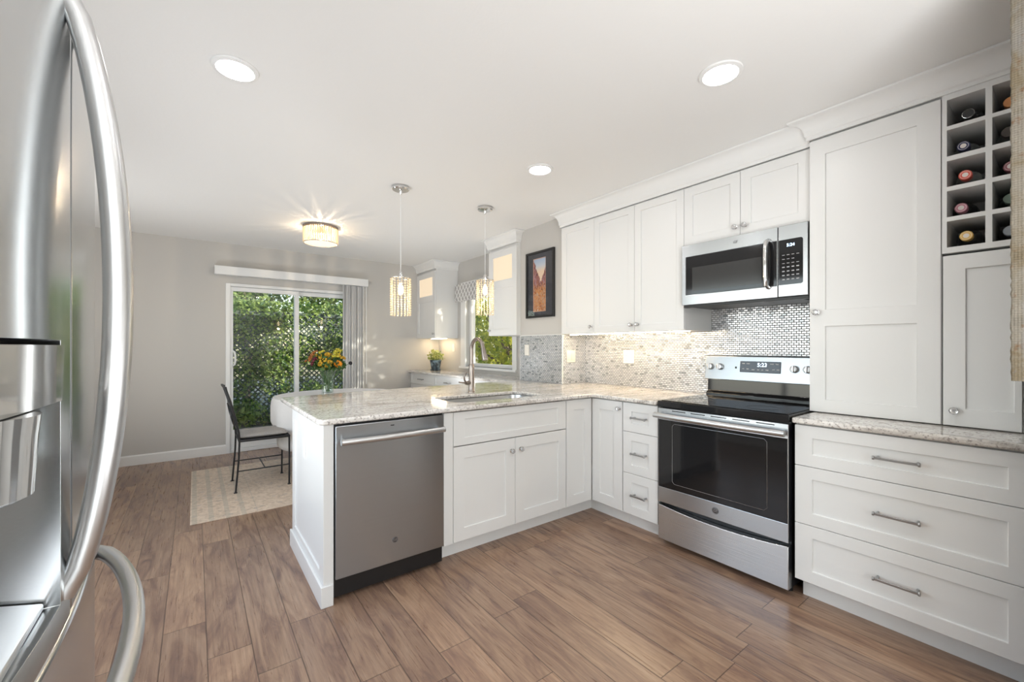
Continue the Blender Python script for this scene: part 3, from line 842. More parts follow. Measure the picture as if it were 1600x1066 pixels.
# ================================================================== COUNTERTOPS
def rounded(loop, radii, n=6):
    out = []
    N = len(loop)
    for i, p in enumerate(loop):
        r_ = radii[i] if isinstance(radii, (list, tuple)) else radii
        if r_ <= 0: out.append(p); continue
        p = Vector(p); a = (Vector(loop[i - 1]) - p).normalized(); b_ = (Vector(loop[(i + 1) % N]) - p).normalized()
        ang = a.angle(b_); dd = r_ / math.tan(ang / 2)
        cen = p + (a + b_).normalized() * (r_ / math.sin(ang / 2))
        s0 = p + a * dd; e0 = p + b_ * dd
        t0 = math.atan2(s0.y - cen.y, s0.x - cen.x); t1 = math.atan2(e0.y - cen.y, e0.x - cen.x)
        dt = (t1 - t0 + PI) % (2 * PI) - PI
        for k in range(n + 1): out.append((cen.x + r_ * math.cos(t0 + dt * k / n), cen.y + r_ * math.sin(t0 + dt * k / n)))
    return out
ZC0, ZC1 = 0.895, 0.923
SINK = (1.335, 2.345, 2.075, 2.705)
def slab(name, outer, hole, z0, z1, mt, bevel):
    bm = bmesh.new()
    def loop(pts):
        vs = [bm.verts.new((x, y, z1)) for x, y in pts]
        return [bm.edges.new((vs[i], vs[(i + 1) % len(vs)])) for i in range(len(vs))]
    es = loop(outer)
    if hole: es += loop(hole)
    bmesh.ops.triangle_fill(bm, use_beauty=True, use_dissolve=True, edges=es)
    r_ = bmesh.ops.extrude_face_region(bm, geom=bm.faces[:])
    vs = [e for e in r_['geom'] if isinstance(e, bmesh.types.BMVert)]
    bmesh.ops.translate(bm, verts=vs, vec=(0, 0, z0 - z1))
    bmesh.ops.recalc_face_normals(bm, faces=bm.faces)
    me = bpy.data.meshes.new(name); bm.to_mesh(me); bm.free()
    me.materials.append(M[mt])
    me.polygons.foreach_set('use_smooth', [True] * len(me.polygons)); me.set_sharp_from_angle(angle=R(50))
    o = bpy.data.objects.new(name, me); COL.objects.link(o)
    b_ = o.modifiers.new('bevel', 'BEVEL'); b_.width = bevel; b_.segments = 3; b_.limit_method = 'ANGLE'; b_.angle_limit = R(60)
    return o
outer = rounded([(0.478, 2.5), (0.478, 2.187), (2.412, 2.187), (2.412, 1.634)], [0, 0.045, 0.02, 0.0])[1:] + [(3.118, 1.634), (3.118, 2.918), (2.798, 2.918), (2.798, 3.555), (2.1, 3.52), (1.53, 3.475), (1.1, 3.43), (0.75, 3.385)] + rounded([(0.9, 3.40), (0.478, 3.34), (0.478, 2.9)], [0, 0.035, 0])[1:-1]
hole = rounded([(SINK[0], SINK[1]), (SINK[2], SINK[1]), (SINK[2], SINK[3]), (SINK[0], SINK[3])], 0.07)
o = slab('countertop', outer, hole, ZC0, ZC1, 'granite', 0.009)
tag(o, 'L-shaped granite peninsula countertop with undermount sink', 'countertop')
o = slab('countertop', rounded([(2.412, 0.852), (2.412, 0.062), (3.118, 0.062), (3.118, 0.852)], [0.012, 0, 0, 0]), None, ZC0, ZC1, 'granite2', 0.009)
tag(o, 'short granite countertop right of the range under the pantry', 'countertop')

# sink
c = thing('sink', 'stainless undermount sink set in the peninsula', 'sink', ((SINK[0] + SINK[2]) / 2, (SINK[1] + SINK[3]) / 2, ZC0 - 0.2))
hw, hd = (SINK[2] - SINK[0]) / 2 + 0.008, (SINK[3] - SINK[1]) / 2 + 0.008
s = MB()
loops = []
for (ins, z, rr_) in ((-0.02, 0.199, 0.085), (0.0, 0.199, 0.078), (0.002, 0.19, 0.078), (0.015, 0.03, 0.07), (0.05, 0.004, 0.06), (0.12, 0.0, 0.05)):
    loops.append([(x, y, z) for x, y in rounded([(-hw + ins, -hd + ins), (hw - ins, -hd + ins), (hw - ins, hd - ins), (-hw + ins, hd - ins)], rr_, 5)])
n = len(loops[0]); vs = [p for l_ in loops for p in l_]
fs = [(i * n + k, i * n + (k + 1) % n, (i + 1) * n + (k + 1) % n, (i + 1) * n + k) for i in range(len(loops) - 1) for k in range(n)]
fs.append(tuple((len(loops) - 1) * n + k for k in range(n)))
s.add(vs, fs).build('basin', 'steelsmooth', c, smooth=50)
MB().lathe([(0.045, 0.0005), (0.045, 0.004), (0.03, 0.004), (0.028, 0.001)], n=20).build('drain', 'chrome', c, loc=(0, 0.05, 0))

# faucet
c = thing('faucet', 'brushed nickel gooseneck faucet behind the sink', 'faucet', (1.735, 2.83, ZC1))
MB().lathe([(0.027, 0), (0.027, 0.008), (0.0235, 0.012), (0.0225, 0.05), (0.0215, 0.19), (0.020, 0.2), (0.020, 0.215), (0.016, 0.222)], n=20).build('faucet_body', 'nickel', c)
pts = [(0, 0, 0.21), (0, 0, 0.32)]
rad = 0.082
for k in range(0, 15):
    a = PI * k / 14 * 0.93
    pts.append((0, -rad + rad * math.cos(a), 0.335 + rad * math.sin(a) * 1.0))
MB().tube(pts, 0.0145, 12).build('spout', 'nickel', c)
e = Vector(pts[-1]); dvec = (Vector(pts[-1]) - Vector(pts[-2])).normalized()
MB().tube([e, e + dvec * 0.012, e + dvec * 0.02, e + dvec * 0.085, e + dvec * 0.10], [0.0155, 0.0165, 0.0175, 0.0225, 0.022], 14).build('spray_head', 'nickel', c)
MB().cyl((-0.015, 0, 0.075), (-0.055, 0, 0.075), 0.017, 0.015, 14).tube([(-0.05, 0, 0.078), (-0.065, -0.002, 0.10), (-0.070, -0.006, 0.125), (-0.062, -0.012, 0.148), (-0.048, -0.016, 0.158)], [0.008, 0.007, 0.0065, 0.006, 0.0055], 8).tube([(-0.05, 0, 0.075), (-0.09, -0.01, 0.08), (-0.125, -0.02, 0.086)], [0.007, 0.006, 0.0055], 8).build('lever', 'nickel', c)

# ================================================================== BACKSPLASH AND WALL PLATES
c = thing('backsplash', 'pearly mosaic tile backsplash running round the corner', 'backsplash', (0, 0, 0))
MB().box(XR - 0.009, 0.868, ZC1 + 0.001, XR - 0.0005, 1.63, 1.57).box(XR - 0.009, 1.63, ZC1 + 0.001, XR - 0.0005, 2.9195, UB - 0.001).build('range_wall_tiles', 'mosaic_y', c, smooth=0)
MB().box(PX + 0.002, 2.911, ZC1 + 0.001, XR - 0.0095, 2.9195, UB - 0.001).build('return_wall_tiles', 'mosaic_x', c, smooth=0)
MB().box(PX - 0.009, 2.913, ZC1 + 0.001, PX - 0.0005, 3.555, UB - 0.001).build('pier_wall_tiles', 'mosaic_y', c, smooth=0)
MB().box(PX - 0.012, 2.907, ZC1 + 0.001, PX + 0.002, 2.9125, UB - 0.001).box(PX - 0.012, 2.913, UB - 0.001, PX - 0.0005, 3.556, UB + 0.006).box(PX - 0.012, 3.555, ZC1 + 0.001, PX - 0.0005, 3.559, UB + 0.006).build('edge_trim', 'trim', c, smooth=0)

def wallplate(name, label, loc, rz, wd=0.075, ht=0.118, kind='switch'):
    c = thing(name, label, 'outlet' if kind == 'outlet' else 'switch', loc, rz)
    MB().box(-wd / 2, -0.006, -ht / 2, wd / 2, 0, ht / 2).build('cover_plate', 'plate', c, bevel=0.002)
    ng = max(1, round(wd / 0.07)) if wd > 0.1 else 1
    for k in range(ng):
        cx = (k - (ng - 1) / 2) * 0.046
        if kind == 'outlet':
            MB().box(cx - 0.017, -0.0085, -0.035, cx + 0.017, -0.0055, -0.004).box(cx - 0.017, -0.0085, 0.004, cx + 0.017, -0.0055, 0.035).build('receptacle', 'plate', c, bevel=0.002)
        else:
            MB().box(cx - 0.016, -0.010, -0.033, cx + 0.016, -0.0055, 0.033).build('rocker', 'plate', c, bevel=0.002)
wallplate('light_switch', 'ivory switch plate on the short return wall, in the corner', (2.905, 2.911, 1.187), 0, 0.115, 0.118)
wallplate('power_outlet', 'ivory plate on the range wall mosaic under the cabinets', (XR - 0.009, 2.385, 1.19), FACE_W, 0.12, 0.12, 'outlet')
wallplate('power_outlet', 'ivory outlet on the bluish mosaic below the framed print', (PX - 0.009, 3.44, 1.245), FACE_W, 0.072, 0.115, 'outlet')
wallplate('power_outlet', 'white outlet under the far corner display cabinet', (XR, 5.60, 1.265), FACE_W, 0.072, 0.115, 'outlet')

# under-cabinet strips
M['strip'] = emit('warm_led_strip', (1.0, 0.77, 0.49), 46.0)
def strip(label, y0, y1, z, x=XU + 0.10):
    o = MB().box(x, y1, z - 0.006, x + 0.03, y0, z - 0.0006).build('under_cabinet_light', 'strip', smooth=0)
    tag(o, label, 'light')
strip('warm light strip under the range wall cabinets', 2.85, 1.66, UB)
strip('warm light strip under the far corner display cabinet', 6.0, 5.55, 1.405, XD + 0.20)

# ================================================================== DISHWASHER
c = thing('dishwasher', 'stainless dishwasher with bar handle in the peninsula', 'dishwasher', (0.555, 2.197, 0))
MB().box(0.0, 0.03, 0.02, 0.607, 0.60, 0.89).build('tub', 'black', c, smooth=0)
MB().box(0.003, 0.0, 0.118, 0.605, 0.028, 0.884).build('door', 'steeldw', c, bevel=0.004)
door = c.children[-1]
MB().tube([(0.022, -0.042, 0.808)] + [(0.022 + 0.563 * k / 10, -0.042 - 0.012 * math.sin(PI * k / 10), 0.808 + 0.0 * k) for k in range(1, 10)] + [(0.585, -0.042, 0.808)], 0.0155, 14).cyl((0.04, 0.0, 0.808), (0.04, -0.04, 0.808), 0.009).cyl((0.567, 0.0, 0.808), (0.567, -0.04, 0.808), 0.009).build('handle', 'steelsmooth', c)
for x in (0.021, 0.586): MB().lathe([(0.0158, -0.0015), (0.0158, 0.0015)], (x, -0.042, 0.808), 14, 0, 'x').build('end_cap', 'pull', c)
M['badge'] = mat('grey_badge', (0.10, 0.10, 0.105), 0.35, 0.6)
M['badgeink'] = mat('silver_badge_ink', (0.45, 0.45, 0.46), 0.3, 0.9)
def badge(parent, x, y, z, r_=0.0155):
    bo = MB().lathe([(r_, 0), (r_, -0.0015), (r_ * 0.93, -0.0025)], n=24, axis='y').build('badge', 'badge', parent, loc=(x, y, z))
    bo['label'] = 'round grey monogram badge'
    ring = MB().tube([(r_ * 0.85 * math.cos(a), -0.0027, r_ * 0.85 * math.sin(a)) for a in [2 * PI * k / 24 for k in range(25)]], 0.0007, 6).build('badge_ring', 'badgeink', bo if parent.parent is None else parent)
    t = text('GE', r_ * 1.05, 'badgeink', 'monogram', bo if parent.parent is None else parent, (0, -0.0028, 0), shear=0.25)
    if parent.parent is not None:
        ring.location = (x, y, z); t.location = (x, y - 0.0028, z)
badge(c, 0.31, 0.0, 0.238)
MB().box(0.285, -0.0008, 0.856, 0.305, 0.0002, 0.861).build('indicator', 'black', c)
MB().box(0.003, 0.065, 0.0, 0.605, 0.08, 0.112).build('kick_plate', 'black', c, smooth=0)

# ================================================================== RANGE
c = thing('range', 'stainless electric range with black glass cooktop', 'range', (2.415, 1.622, 0), FACE_W)
RW = 0.758      # local x 0..RW (viewer's left to right), local y 0 = door face
MB().box(0.004, 0.05, 0.03, RW - 0.004, 0.69, 0.90).build('body', 'black', c, bevel=0.003)
for (x, y) in ((0.03, 0.09), (RW - 0.03, 0.09), (0.03, 0.6), (RW - 0.03, 0.6)): MB().cyl((x, y, 0), (x, y, 0.035), 0.017).build('leg', 'black', c)
ct = MB().box(-0.002, 0.0, 0.893, RW + 0.002, 0.60, 0.930)
ct.box(0.012, 0.02, 0.930, RW - 0.012, 0.595, 0.934)
cto = ct.build('cooktop', 'blackglass', c, bevel=0.006, seg=3)
M['burner'] = mat('grey_burner_print', (0.05, 0.05, 0.052), 0.15)
for (x, y, r_) in ((0.19, 0.16, 0.105), (0.57, 0.16, 0.085), (0.19, 0.44, 0.075), (0.57, 0.44, 0.10)):
    MB().tube([(x + r_ * math.cos(a), y + r_ * math.sin(a), 0.9342) for a in [2 * PI * k / 40 for k in range(41)]], 0.0008, 5).build('burner_ring', 'burner', cto)
# oven door
od = shaker(RW - 0.004, 0.608, [(0.004, 0.098, RW - 0.008, 0.533)], 0.045, 0.004).build('oven_door', 'steel', c, loc=(0.002, 0, 0.276), bevel=0.003, smooth=0)
MB().box(0.005, 0.0015, 0.099, RW - 0.009, 0.006, 0.532).build('oven_window', 'blackglass', od, bevel=0.001, seg=1)
# inner window print line
MB().tube([(0.10, 0.0008, 0.50), (0.10, 0.0008, 0.15), (0.115, 0.0008, 0.135), (RW - 0.12, 0.0008, 0.135), (RW - 0.105, 0.0008, 0.15), (RW - 0.105, 0.0008, 0.50), (RW - 0.12, 0.0008, 0.515), (0.115, 0.0008, 0.515), (0.10, 0.0008, 0.50)], 0.0009, 5).build('window_border', 'badgeink', od)
hb = MB().tube([(0.0 + (RW - 0.004) * k / 12, -0.046 - 0.012 * math.sin(PI * k / 12), 0.566) for k in range(13)], 0.0175, 14)
hb.cyl((0.03, 0.0, 0.566), (0.03, -0.045, 0.566), 0.010).cyl((RW - 0.034, 0.0, 0.566), (RW - 0.034, -0.045, 0.566), 0.010)
hb.build('handle', 'steelsmooth', od)
for k in range(5): MB().box(0.10 + k * 0.125, -0.0008, 0.594, 0.19 + k * 0.125, 0.001, 0.599).build('vent_slot', 'black', od, smooth=0)
badge(od, RW / 2 - 0.002, 0.0, 0.052, 0.019)
# drawer with a scooped top edge
prof = [(0.002, 0.036), (RW - 0.002, 0.036), (RW - 0.002, 0.258)]
for k in range(21):
    x = RW - 0.03 - (RW - 0.06) * k / 20
    prof.append((x, 0.256 - 0.022 * math.sin(PI * k / 20) ** 0.8))
prof.append((0.002, 0.258))
s = MB(); n = len(prof)
s.add([(x, 0.0, z) for x, z in prof] + [(x, 0.045, z) for x, z in prof], [tuple(range(n)), tuple(range(n, 2 * n))[::-1]] + [(i, (i + 1) % n, n + (i + 1) % n, n + i) for i in range(n)])
s.build('storage_drawer', 'steelbright', c, bevel=0.003, smooth=30)
# backguard: black riser and leaning control panel
MB().extrude([(0.60, 0.92), (0.60, 0.945), (0.625, 0.962), (0.63, 1.05), (0.69, 1.05), (0.69, 0.92)], (0.0, 0, 0), (RW, 0, 0), (0, 1, 0), (0, 0, 1)).build('riser', 'blackglass', c, bevel=0.003)
cp = MB().extrude([(0.592, 0.0), (0.612, 0.168), (0.63, 0.176), (0.692, 0.176), (0.692, 0.0)], (-0.006, 0, 0), (RW + 0.004, 0, 0), (0, 1, 0), (0, 0, 1)).build('control_panel', 'steeldw', c, loc=(0, 0, 1.045), bevel=0.004)
tilt = math.atan2(0.02, 0.168)
def onpanel(x, h, out=0.0):     # local point on the leaning face
    return (x, 0.592 + 0.02 * h / 0.168 - out, h)
rot = (-tilt, 0, 0)
dp = MB().box(-0.128, -0.003, -0.038, 0.128, 0.003, 0.038).build('display', 'blackglass', cp, loc=onpanel(0.37, 0.098), rot=rot, bevel=0.003)
M['lcd'] = emit('blue_white_digits', (0.62, 0.80, 1.0), 3.0)
M['print_ink'] = mat('pale_button_print', (0.45, 0.45, 0.46), 0.5)
text('5:23', 0.036, 'lcd', 'digits', cp, onpanel(0.385, 0.112, 0.0035), (R(90) - tilt, 0, 0))
for (x, h, wd) in [(-0.105, 0.120, 0.02), (-0.075, 0.120, 0.02), (0.075, 0.120, 0.02), (0.105, 0.120, 0.018), (-0.105, 0.084, 0.012), (-0.075, 0.084, 0.016), (-0.04, 0.08, 0.018), (-0.008, 0.08, 0.012), (0.018, 0.08, 0.012), (0.045, 0.08, 0.018), (0.085, 0.084, 0.016), (0.112, 0.084, 0.016)]:
    MB().box(-wd / 2, -0.0004, -0.003, wd / 2, 0.0, 0.003).build('button_mark', 'print_ink', cp, loc=onpanel(0.37 + x, h, 0.0032), rot=rot, smooth=0)
for x in (0.035, 0.105, 0.575, 0.648, 0.715):
    k = MB().lathe([(0.0235, 0.0), (0.0235, -0.012), (0.0205, -0.024), (0.014, -0.026)], n=20, axis='y').box(-0.004, -0.036, -0.021, 0.004, -0.02, 0.021)
    k.build('knob', 'steelsmooth', cp, loc=onpanel(x, 0.092), rot=rot, bevel=0.0012, seg=1)
MB().box(-0.006, -0.001, -0.007, 0.006, 0.001, 0.007).build('indicator', 'black', cp, loc=onpanel(0.215, 0.09), rot=rot)

# ================================================================== MICROWAVE
c = thing('microwave', 'stainless microwave mounted over the range', 'microwave', (2.70, 1.624, 1.567), FACE_W)
MW, MH = 0.752, 0.408
MB().box(0.004, 0.022, 0.0, MW - 0.003, XR - 2.70 - 0.012, MH).build('body', 'black', c, bevel=0.003)
dm = shaker(0.600, MH, [(0.028, 0.066, 0.596, 0.328)], 0.02, 0.003).build('door', 'steel', c, bevel=0.003, smooth=0)
wmw = MB().box(0.029, 0.0015, 0.067, 0.595, 0.005, 0.327).build('window', 'blackglass', dm, bevel=0.001, seg=1)
M['ventdark'] = mat('dark_vent_metal', (0.06, 0.06, 0.062), 0.4, 0.5)
M['mwmesh'] = mat('dark_mesh_screen', (0.045, 0.045, 0.045), 0.12)
MB().box(0.075, 0.0010, 0.092, 0.515, 0.0016, 0.25).build('mesh_screen', 'mwmesh', dm, smooth=0)
MB().tube([(0.552, -0.004, 0.062), (0.552, -0.035, 0.075), (0.552, -0.045, 0.12), (0.552, -0.047, 0.20), (0.552, -0.045, 0.28), (0.552, -0.035, 0.325), (0.552, -0.004, 0.338)], 0.0125, 12).build('handle', 'chrome', dm)
cpm = MB().box(0.603, 0.0, 0.0, MW, 0.022, MH).build('control_panel', 'steel', c, bevel=0.003)
MB().poly([(0.612, -0.0), (0.728, -0.0), (0.728, 0.0), (0.612, 0.0)], 0, 0)
pm = MB(); lp = rounded([(0.607, 0.068), (0.728, 0.068), (0.728, 0.326), (0.607, 0.326)], [0, 0.012, 0.012, 0], 4)
n = len(lp)
pm.add([(x, -0.002, z) for x, z in lp] + [(x, 0.003, z) for x, z in lp], [tuple(range(n)), tuple(range(n, 2 * n))[::-1]] + [(i, (i + 1) % n, n + (i + 1) % n, n + i) for i in range(n)])
pm.build('keypad', 'blackglass', cpm, smooth=30)
text('5:24', 0.024, 'lcd', 'digits', cpm, (0.668, -0.0026, 0.292))
kp = MB()
for j in range(7):
    for i in range(4):
        x = 0.625 + i * 0.024; z = 0.095 + j * 0.0235
        if j == 5 and i == 3: continue
        kp.box(x, -0.0026, z, x + 0.013, -0.0020, z + (0.006 if j < 4 else 0.003))
ko = kp.build('button_print', 'print_ink', cpm, smooth=0)
MB().box(0.02, 0.06, -0.012, 0.70, 0.36, 0.0005).build('vent_grille', 'ventdark', c, bevel=0.002)
MB().box(0.0, 0.022, -0.016, MW - 0.003, 0.06, 0.0005).build('lower_lip', 'black', c, bevel=0.002)
t = text('GE', 0.022, 'badge', 'monogram', dm, (0.36, -0.0006, 0.368), shear=0.25)

# ================================================================== REFRIGERATOR
c = thing('refrigerator', 'stainless french door refrigerator with ice dispenser', 'refrigerator', (0, 0, 0))
FY0, FY1, FS = 0.335, 1.245, 0.79
def fx(y): return -0.172 + 0.042 * (1 - ((y - FS) / 0.455) ** 2)
MB().box(-0.93, FY0 + 0.004, 0.03, -0.245, FY1 - 0.004, 1.775).build('body', 'steelsmooth', c, bevel=0.004)
def curved(name, y0, y1, z0, z1, mt='fridge', hole=None, th=0.065, parent=None, edge=0.006, bottom_round=0):
    """door with a bowed face; hole = (y0, z0, y1, z1)"""
    ys = sorted(set([y0 + (y1 - y0) * k / 14 for k in range(15)] + ([hole[0], hole[2]] if hole else [])))
    zs = sorted(set([z0, z1] + ([hole[1], hole[3]] if hole else [])))
    s = MB()
    for i in range(len(ys) - 1):
        a, e = ys[i], ys[i + 1]
        for j in range(len(zs) - 1):
            cz, cy_ = (zs[j] + zs[j + 1]) / 2, (a + e) / 2
            inh = hole and hole[0] < cy_ < hole[2] and hole[1] < cz < hole[3]
            if not inh:
                s.add([(fx(a), a, zs[j]), (fx(e), e, zs[j]), (fx(e), e, zs[j + 1]), (fx(a), a, zs[j + 1])], [(0, 1, 2, 3)])
            s.add([(-0.24, a, zs[j]), (-0.24, e, zs[j]), (-0.24, e, zs[j + 1]), (-0.24, a, zs[j + 1])], [(3, 2, 1, 0)])
        for z in (z0, z1): s.add([(fx(a), a, z), (fx(e), e, z), (-0.24, e, z), (-0.24, a, z)], [(0, 1, 2, 3)])
        if hole and hole[0] <= a and e <= hole[2] + 1e-9:
            for z in (hole[1], hole[3]): s.add([(fx(a), a, z), (fx(e), e, z), (-0.24, e, z), (-0.24, a, z)], [(0, 1, 2, 3)])
    for y in (y0, y1): s.add([(fx(y), y, z0), (fx(y), y, z1), (-0.24, y, z1), (-0.24, y, z0)], [(0, 1, 2, 3)])
    if hole:
        for y in (hole[0], hole[2]): s.add([(fx(y), y, hole[1]), (fx(y), y, hole[3]), (-0.24, y, hole[3]), (-0.24, y, hole[1])], [(0, 1, 2, 3)])
    return s.build(name, mt, parent or c, bevel=edge, seg=3, smooth=30)
ZD = 0.93
HOLE = (0.40, 0.965, 0.742, 1.288)
dl = curved('left_door', FY0, FS - 0.003, ZD, 1.785, hole=HOLE)
drt = curved('right_door', FS + 0.003, FY1, ZD, 1.785)
mdw = curved('middle_drawer', FY0, FY1, 0.64, ZD - 0.008)
fdw = curved('freezer_drawer', FY0, FY1, 0.08, 0.632)
MB().box(-0.90, FY0 + 0.02, 0.0, -0.26, FY1 - 0.02, 0.075).build('base_grille', 'black', c, smooth=0)
# bowed bar handles either side of the seam
def vhandle(y, parent, bulge):
    pts = []
    for k in range(25):
        t_ = k / 24
        z = 0.965 + (1.735 - 0.965) * t_
        out = -0.004 + bulge * math.sin(PI * t_) ** 0.62
        pts.append((fx(y) + out, y, z))
    MB().tube(pts, [0.0125 + 0.0025 * math.sin(PI * k / 24) for k in range(25)], 14, flat=0.85).build('handle', 'steelsmooth', parent)
vhandle(0.767, dl, 0.052)
vhandle(0.813, drt, 0.049)
def hhandle(z, parent, bulge, r_=0.0135):
    pts = []
    for k in range(27):
        t_ = k / 26
        y = 0.375 + (1.205 - 0.375) * t_
        pts.append((fx(y) - 0.004 + bulge * math.sin(PI * t_) ** 0.5, y, z))
    MB().tube(pts, r_, 14).build('handle', 'steelsmooth', parent)
hhandle(0.862, mdw, 0.062)
hhandle(0.575, fdw, 0.062)
# dispenser
M['disp'] = mat('grey_dispenser_lining', (0.46, 0.455, 0.45), 0.75, 0.0)
M['dispglass'] = mat('silver_control_glass', (0.55, 0.55, 0.54), 0.08, 0.8)
MB().box(-0.236, HOLE[0] + 0.001, HOLE[1], -0.205, HOLE[2] - 0.001, HOLE[3]).build('dispenser_back', 'disp', dl, smooth=0)
s = MB()
ys = [HOLE[0] + 0.004 + (HOLE[2] - HOLE[0] - 0.008) * k / 10 for k in range(11)]
for a, e in zip(ys[:-1], ys[1:]):
    s.add([(fx(a) + 0.002, a, 1.215), (fx(e) + 0.002, e, 1.215), (fx(e) + 0.004, e, 1.282), (fx(a) + 0.004, a, 1.282)], [(0, 1, 2, 3)])
    s.add([(-0.205, a, 1.205), (-0.205, e, 1.205), (fx(e) + 0.002, e, 1.215), (fx(a) + 0.002, a, 1.215)], [(0, 1, 2, 3)])
    s.add([(-0.205, a, 1.282), (-0.205, e, 1.282), (fx(e) + 0.004, e, 1.282), (fx(a) + 0.004, a, 1.282)], [(3, 2, 1, 0)])
for y in (ys[0], ys[-1]): s.add([(fx(y) + 0.002, y, 1.215), (fx(y) + 0.004, y, 1.282), (-0.205, y, 1.282), (-0.205, y, 1.205)], [(0, 1, 2, 3)])
s.build('control_panel', 'dispglass', dl, smooth=30)
MB().lathe([(0.040, 0.0), (0.047, 0.004), (0.050, 0.06), (0.052, 0.08)], n=28).build('dispenser_nozzle', 'dispglass', dl, loc=(-0.172, 0.605, 1.134))
MB().extrude([(-0.205, 0.966), (fx(0.57) - 0.004, 0.966), (fx(0.57) - 0.004, 0.974), (-0.205, 0.990)], (0, HOLE[0] + 0.004, 0), (0, HOLE[2] - 0.004, 0), (1, 0, 0), (0, 0, 1)).build('drip_tray', 'steelsmooth', dl, bevel=0.002)

# ================================================================== LIGHTS
M['can'] = emit('recessed_lens_glow', (1.0, 0.985, 0.965), CAN_STRENGTH)
def can(label, x, y, group=None):
    c = thing('recessed_light', label, 'light', (x, y, CEIL - 0.012), 0, group)
    MB().lathe([(0.070, 0.004), (0.074, 0.0), (0.090, 0.004), (0.092, 0.011), (0.070, 0.011)], n=36, cap0=False, cap1=False).build('trim_ring', 'trim', c)
    MB().lathe([(0.0695, 0.008), (0.0695, 0.0115)], n=36).build('lens', 'can', c)
can('round recessed ceiling light nearest the refrigerator', 0.145, 2.24)
can('round recessed ceiling light nearest the pantry', 1.902, 0.955)
can('round recessed ceiling light over the sink corner', 1.922, 2.228)
can('added unseen recessed fill light', 0.145, -0.75, 'added unseen recessed fill lights')  # out-of-view ceiling lights from here on, added to brighten the room
can('added unseen recessed fill light', 0.75, -1.3, 'added unseen recessed fill lights')
can('added unseen recessed fill light', 1.25, 0.05, 'added unseen recessed fill lights')

# pendants
M['bulb'] = emit('warm_bulb', (1.0, 0.78, 0.48), 8.0)
m, nt, b = newmat('crystal_bead')
b.inputs['Base Color'].default_value = (0.95, 0.90, 0.80, 1); b.inputs['Roughness'].default_value = 0.08
b.inputs['Specular IOR Level'].default_value = 0.8
tr_ = nt.nodes.new('ShaderNodeBsdfTranslucent'); tr_.inputs[0].default_value = (1.0, 0.90, 0.72, 1)
mx_ = nt.nodes.new('ShaderNodeMixShader'); mx_.inputs[0].default_value = 0.62
nt.links.new(b.outputs[0], mx_.inputs[1]); nt.links.new(tr_.outputs[0], mx_.inputs[2]); nt.links.new(mx_.outputs[0], nt.nodes['Material Output'].inputs[0])
M['bead'] = m
strand_me = {}
def pendant(label, x, y, z0, z1, r_=0.074):
    c = thing('pendant_light', label, 'lamp', (x, y, CEIL), 0)
    MB().lathe([(0.064, -0.0005), (0.066, -0.006), (0.066, -0.02), (0.060, -0.026), (0.012, -0.028), (0.009, -0.055), (0.004, -0.06)], n=28).build('canopy', 'chrome', c)
    zt = z1 - CEIL
    MB().cyl((0, 0, -0.05), (0, 0, zt + 0.045), 0.0022, n=8).build('cord', 'vinyl', c)
    MB().lathe([(0.005, 0.05), (0.014, 0.042), (0.016, 0.0), (0.020, -0.005), (0.020, -0.04), (0.016, -0.042)], (0, 0, zt), 18).build('socket', 'chrome', c)
    fr_ = MB().tube([(r_ * math.cos(a), r_ * math.sin(a), zt) for a in [2 * PI * k / 36 for k in range(37)]], 0.0035, 6)
    for k in range(4):
        a = PI / 2 * k; fr_.cyl((0, 0, zt + 0.002), (r_ * math.cos(a), r_ * math.sin(a), zt + 0.002), 0.002, n=6)
    fr_.build('shade_ring', 'chrome', c)
    MB().lathe([(0.008, -0.04), (0.020, -0.07), (0.022, -0.10), (0.014, -0.125), (0.004, -0.132)], (0, 0, zt), 14).build('bulb', 'bulb', c)
    nb = int(round((z1 - z0) / 0.0185))
    key = nb
    for k in range(17):
        a = 2 * PI * k / 17
        if key not in strand_me:
            s = MB()
            for i in range(nb):
                z = -0.008 - i * 0.0185
                h_ = 0.0080
                ring = [(h_ * math.cos(q), h_ * math.sin(q), z) for q in [2 * PI * j / 6 for j in range(6)]]
                s.add(ring + [(0, 0, z + h_ * 1.05), (0, 0, z - h_ * 1.05)], [(j, (j + 1) % 6, 6) for j in range(6)] + [((j + 1) % 6, j, 7) for j in range(6)])
            so = s.build('bead_strand', 'bead', c, smooth=0); strand_me[key] = so.data
        else:
            so = bpy.data.objects.new('bead_strand', strand_me[key]); COL.objects.link(so); so.parent = c
        so.location = (r_ * math.cos(a), r_ * math.sin(a), zt); so.rotation_euler = (0, 0, a)
    pl_ = bpy.data.lights.new('pendant_bulb', 'POINT'); pl_.energy = 1.9; pl_.color = (1, 0.80, 0.52); pl_.shadow_soft_size = 0.025
    lo = bpy.data.objects.new('bulb_light', pl_); COL.objects.link(lo); lo.parent = c; lo.location = (0, 0, zt - 0.19)
pendant('crystal bead pendant light over the left end of the peninsula', 1.277, 3.13, 1.514, 1.812)
pendant('crystal bead pendant light over the sink, before the display cabinet', 2.066, 3.14, 1.562, 1.872)

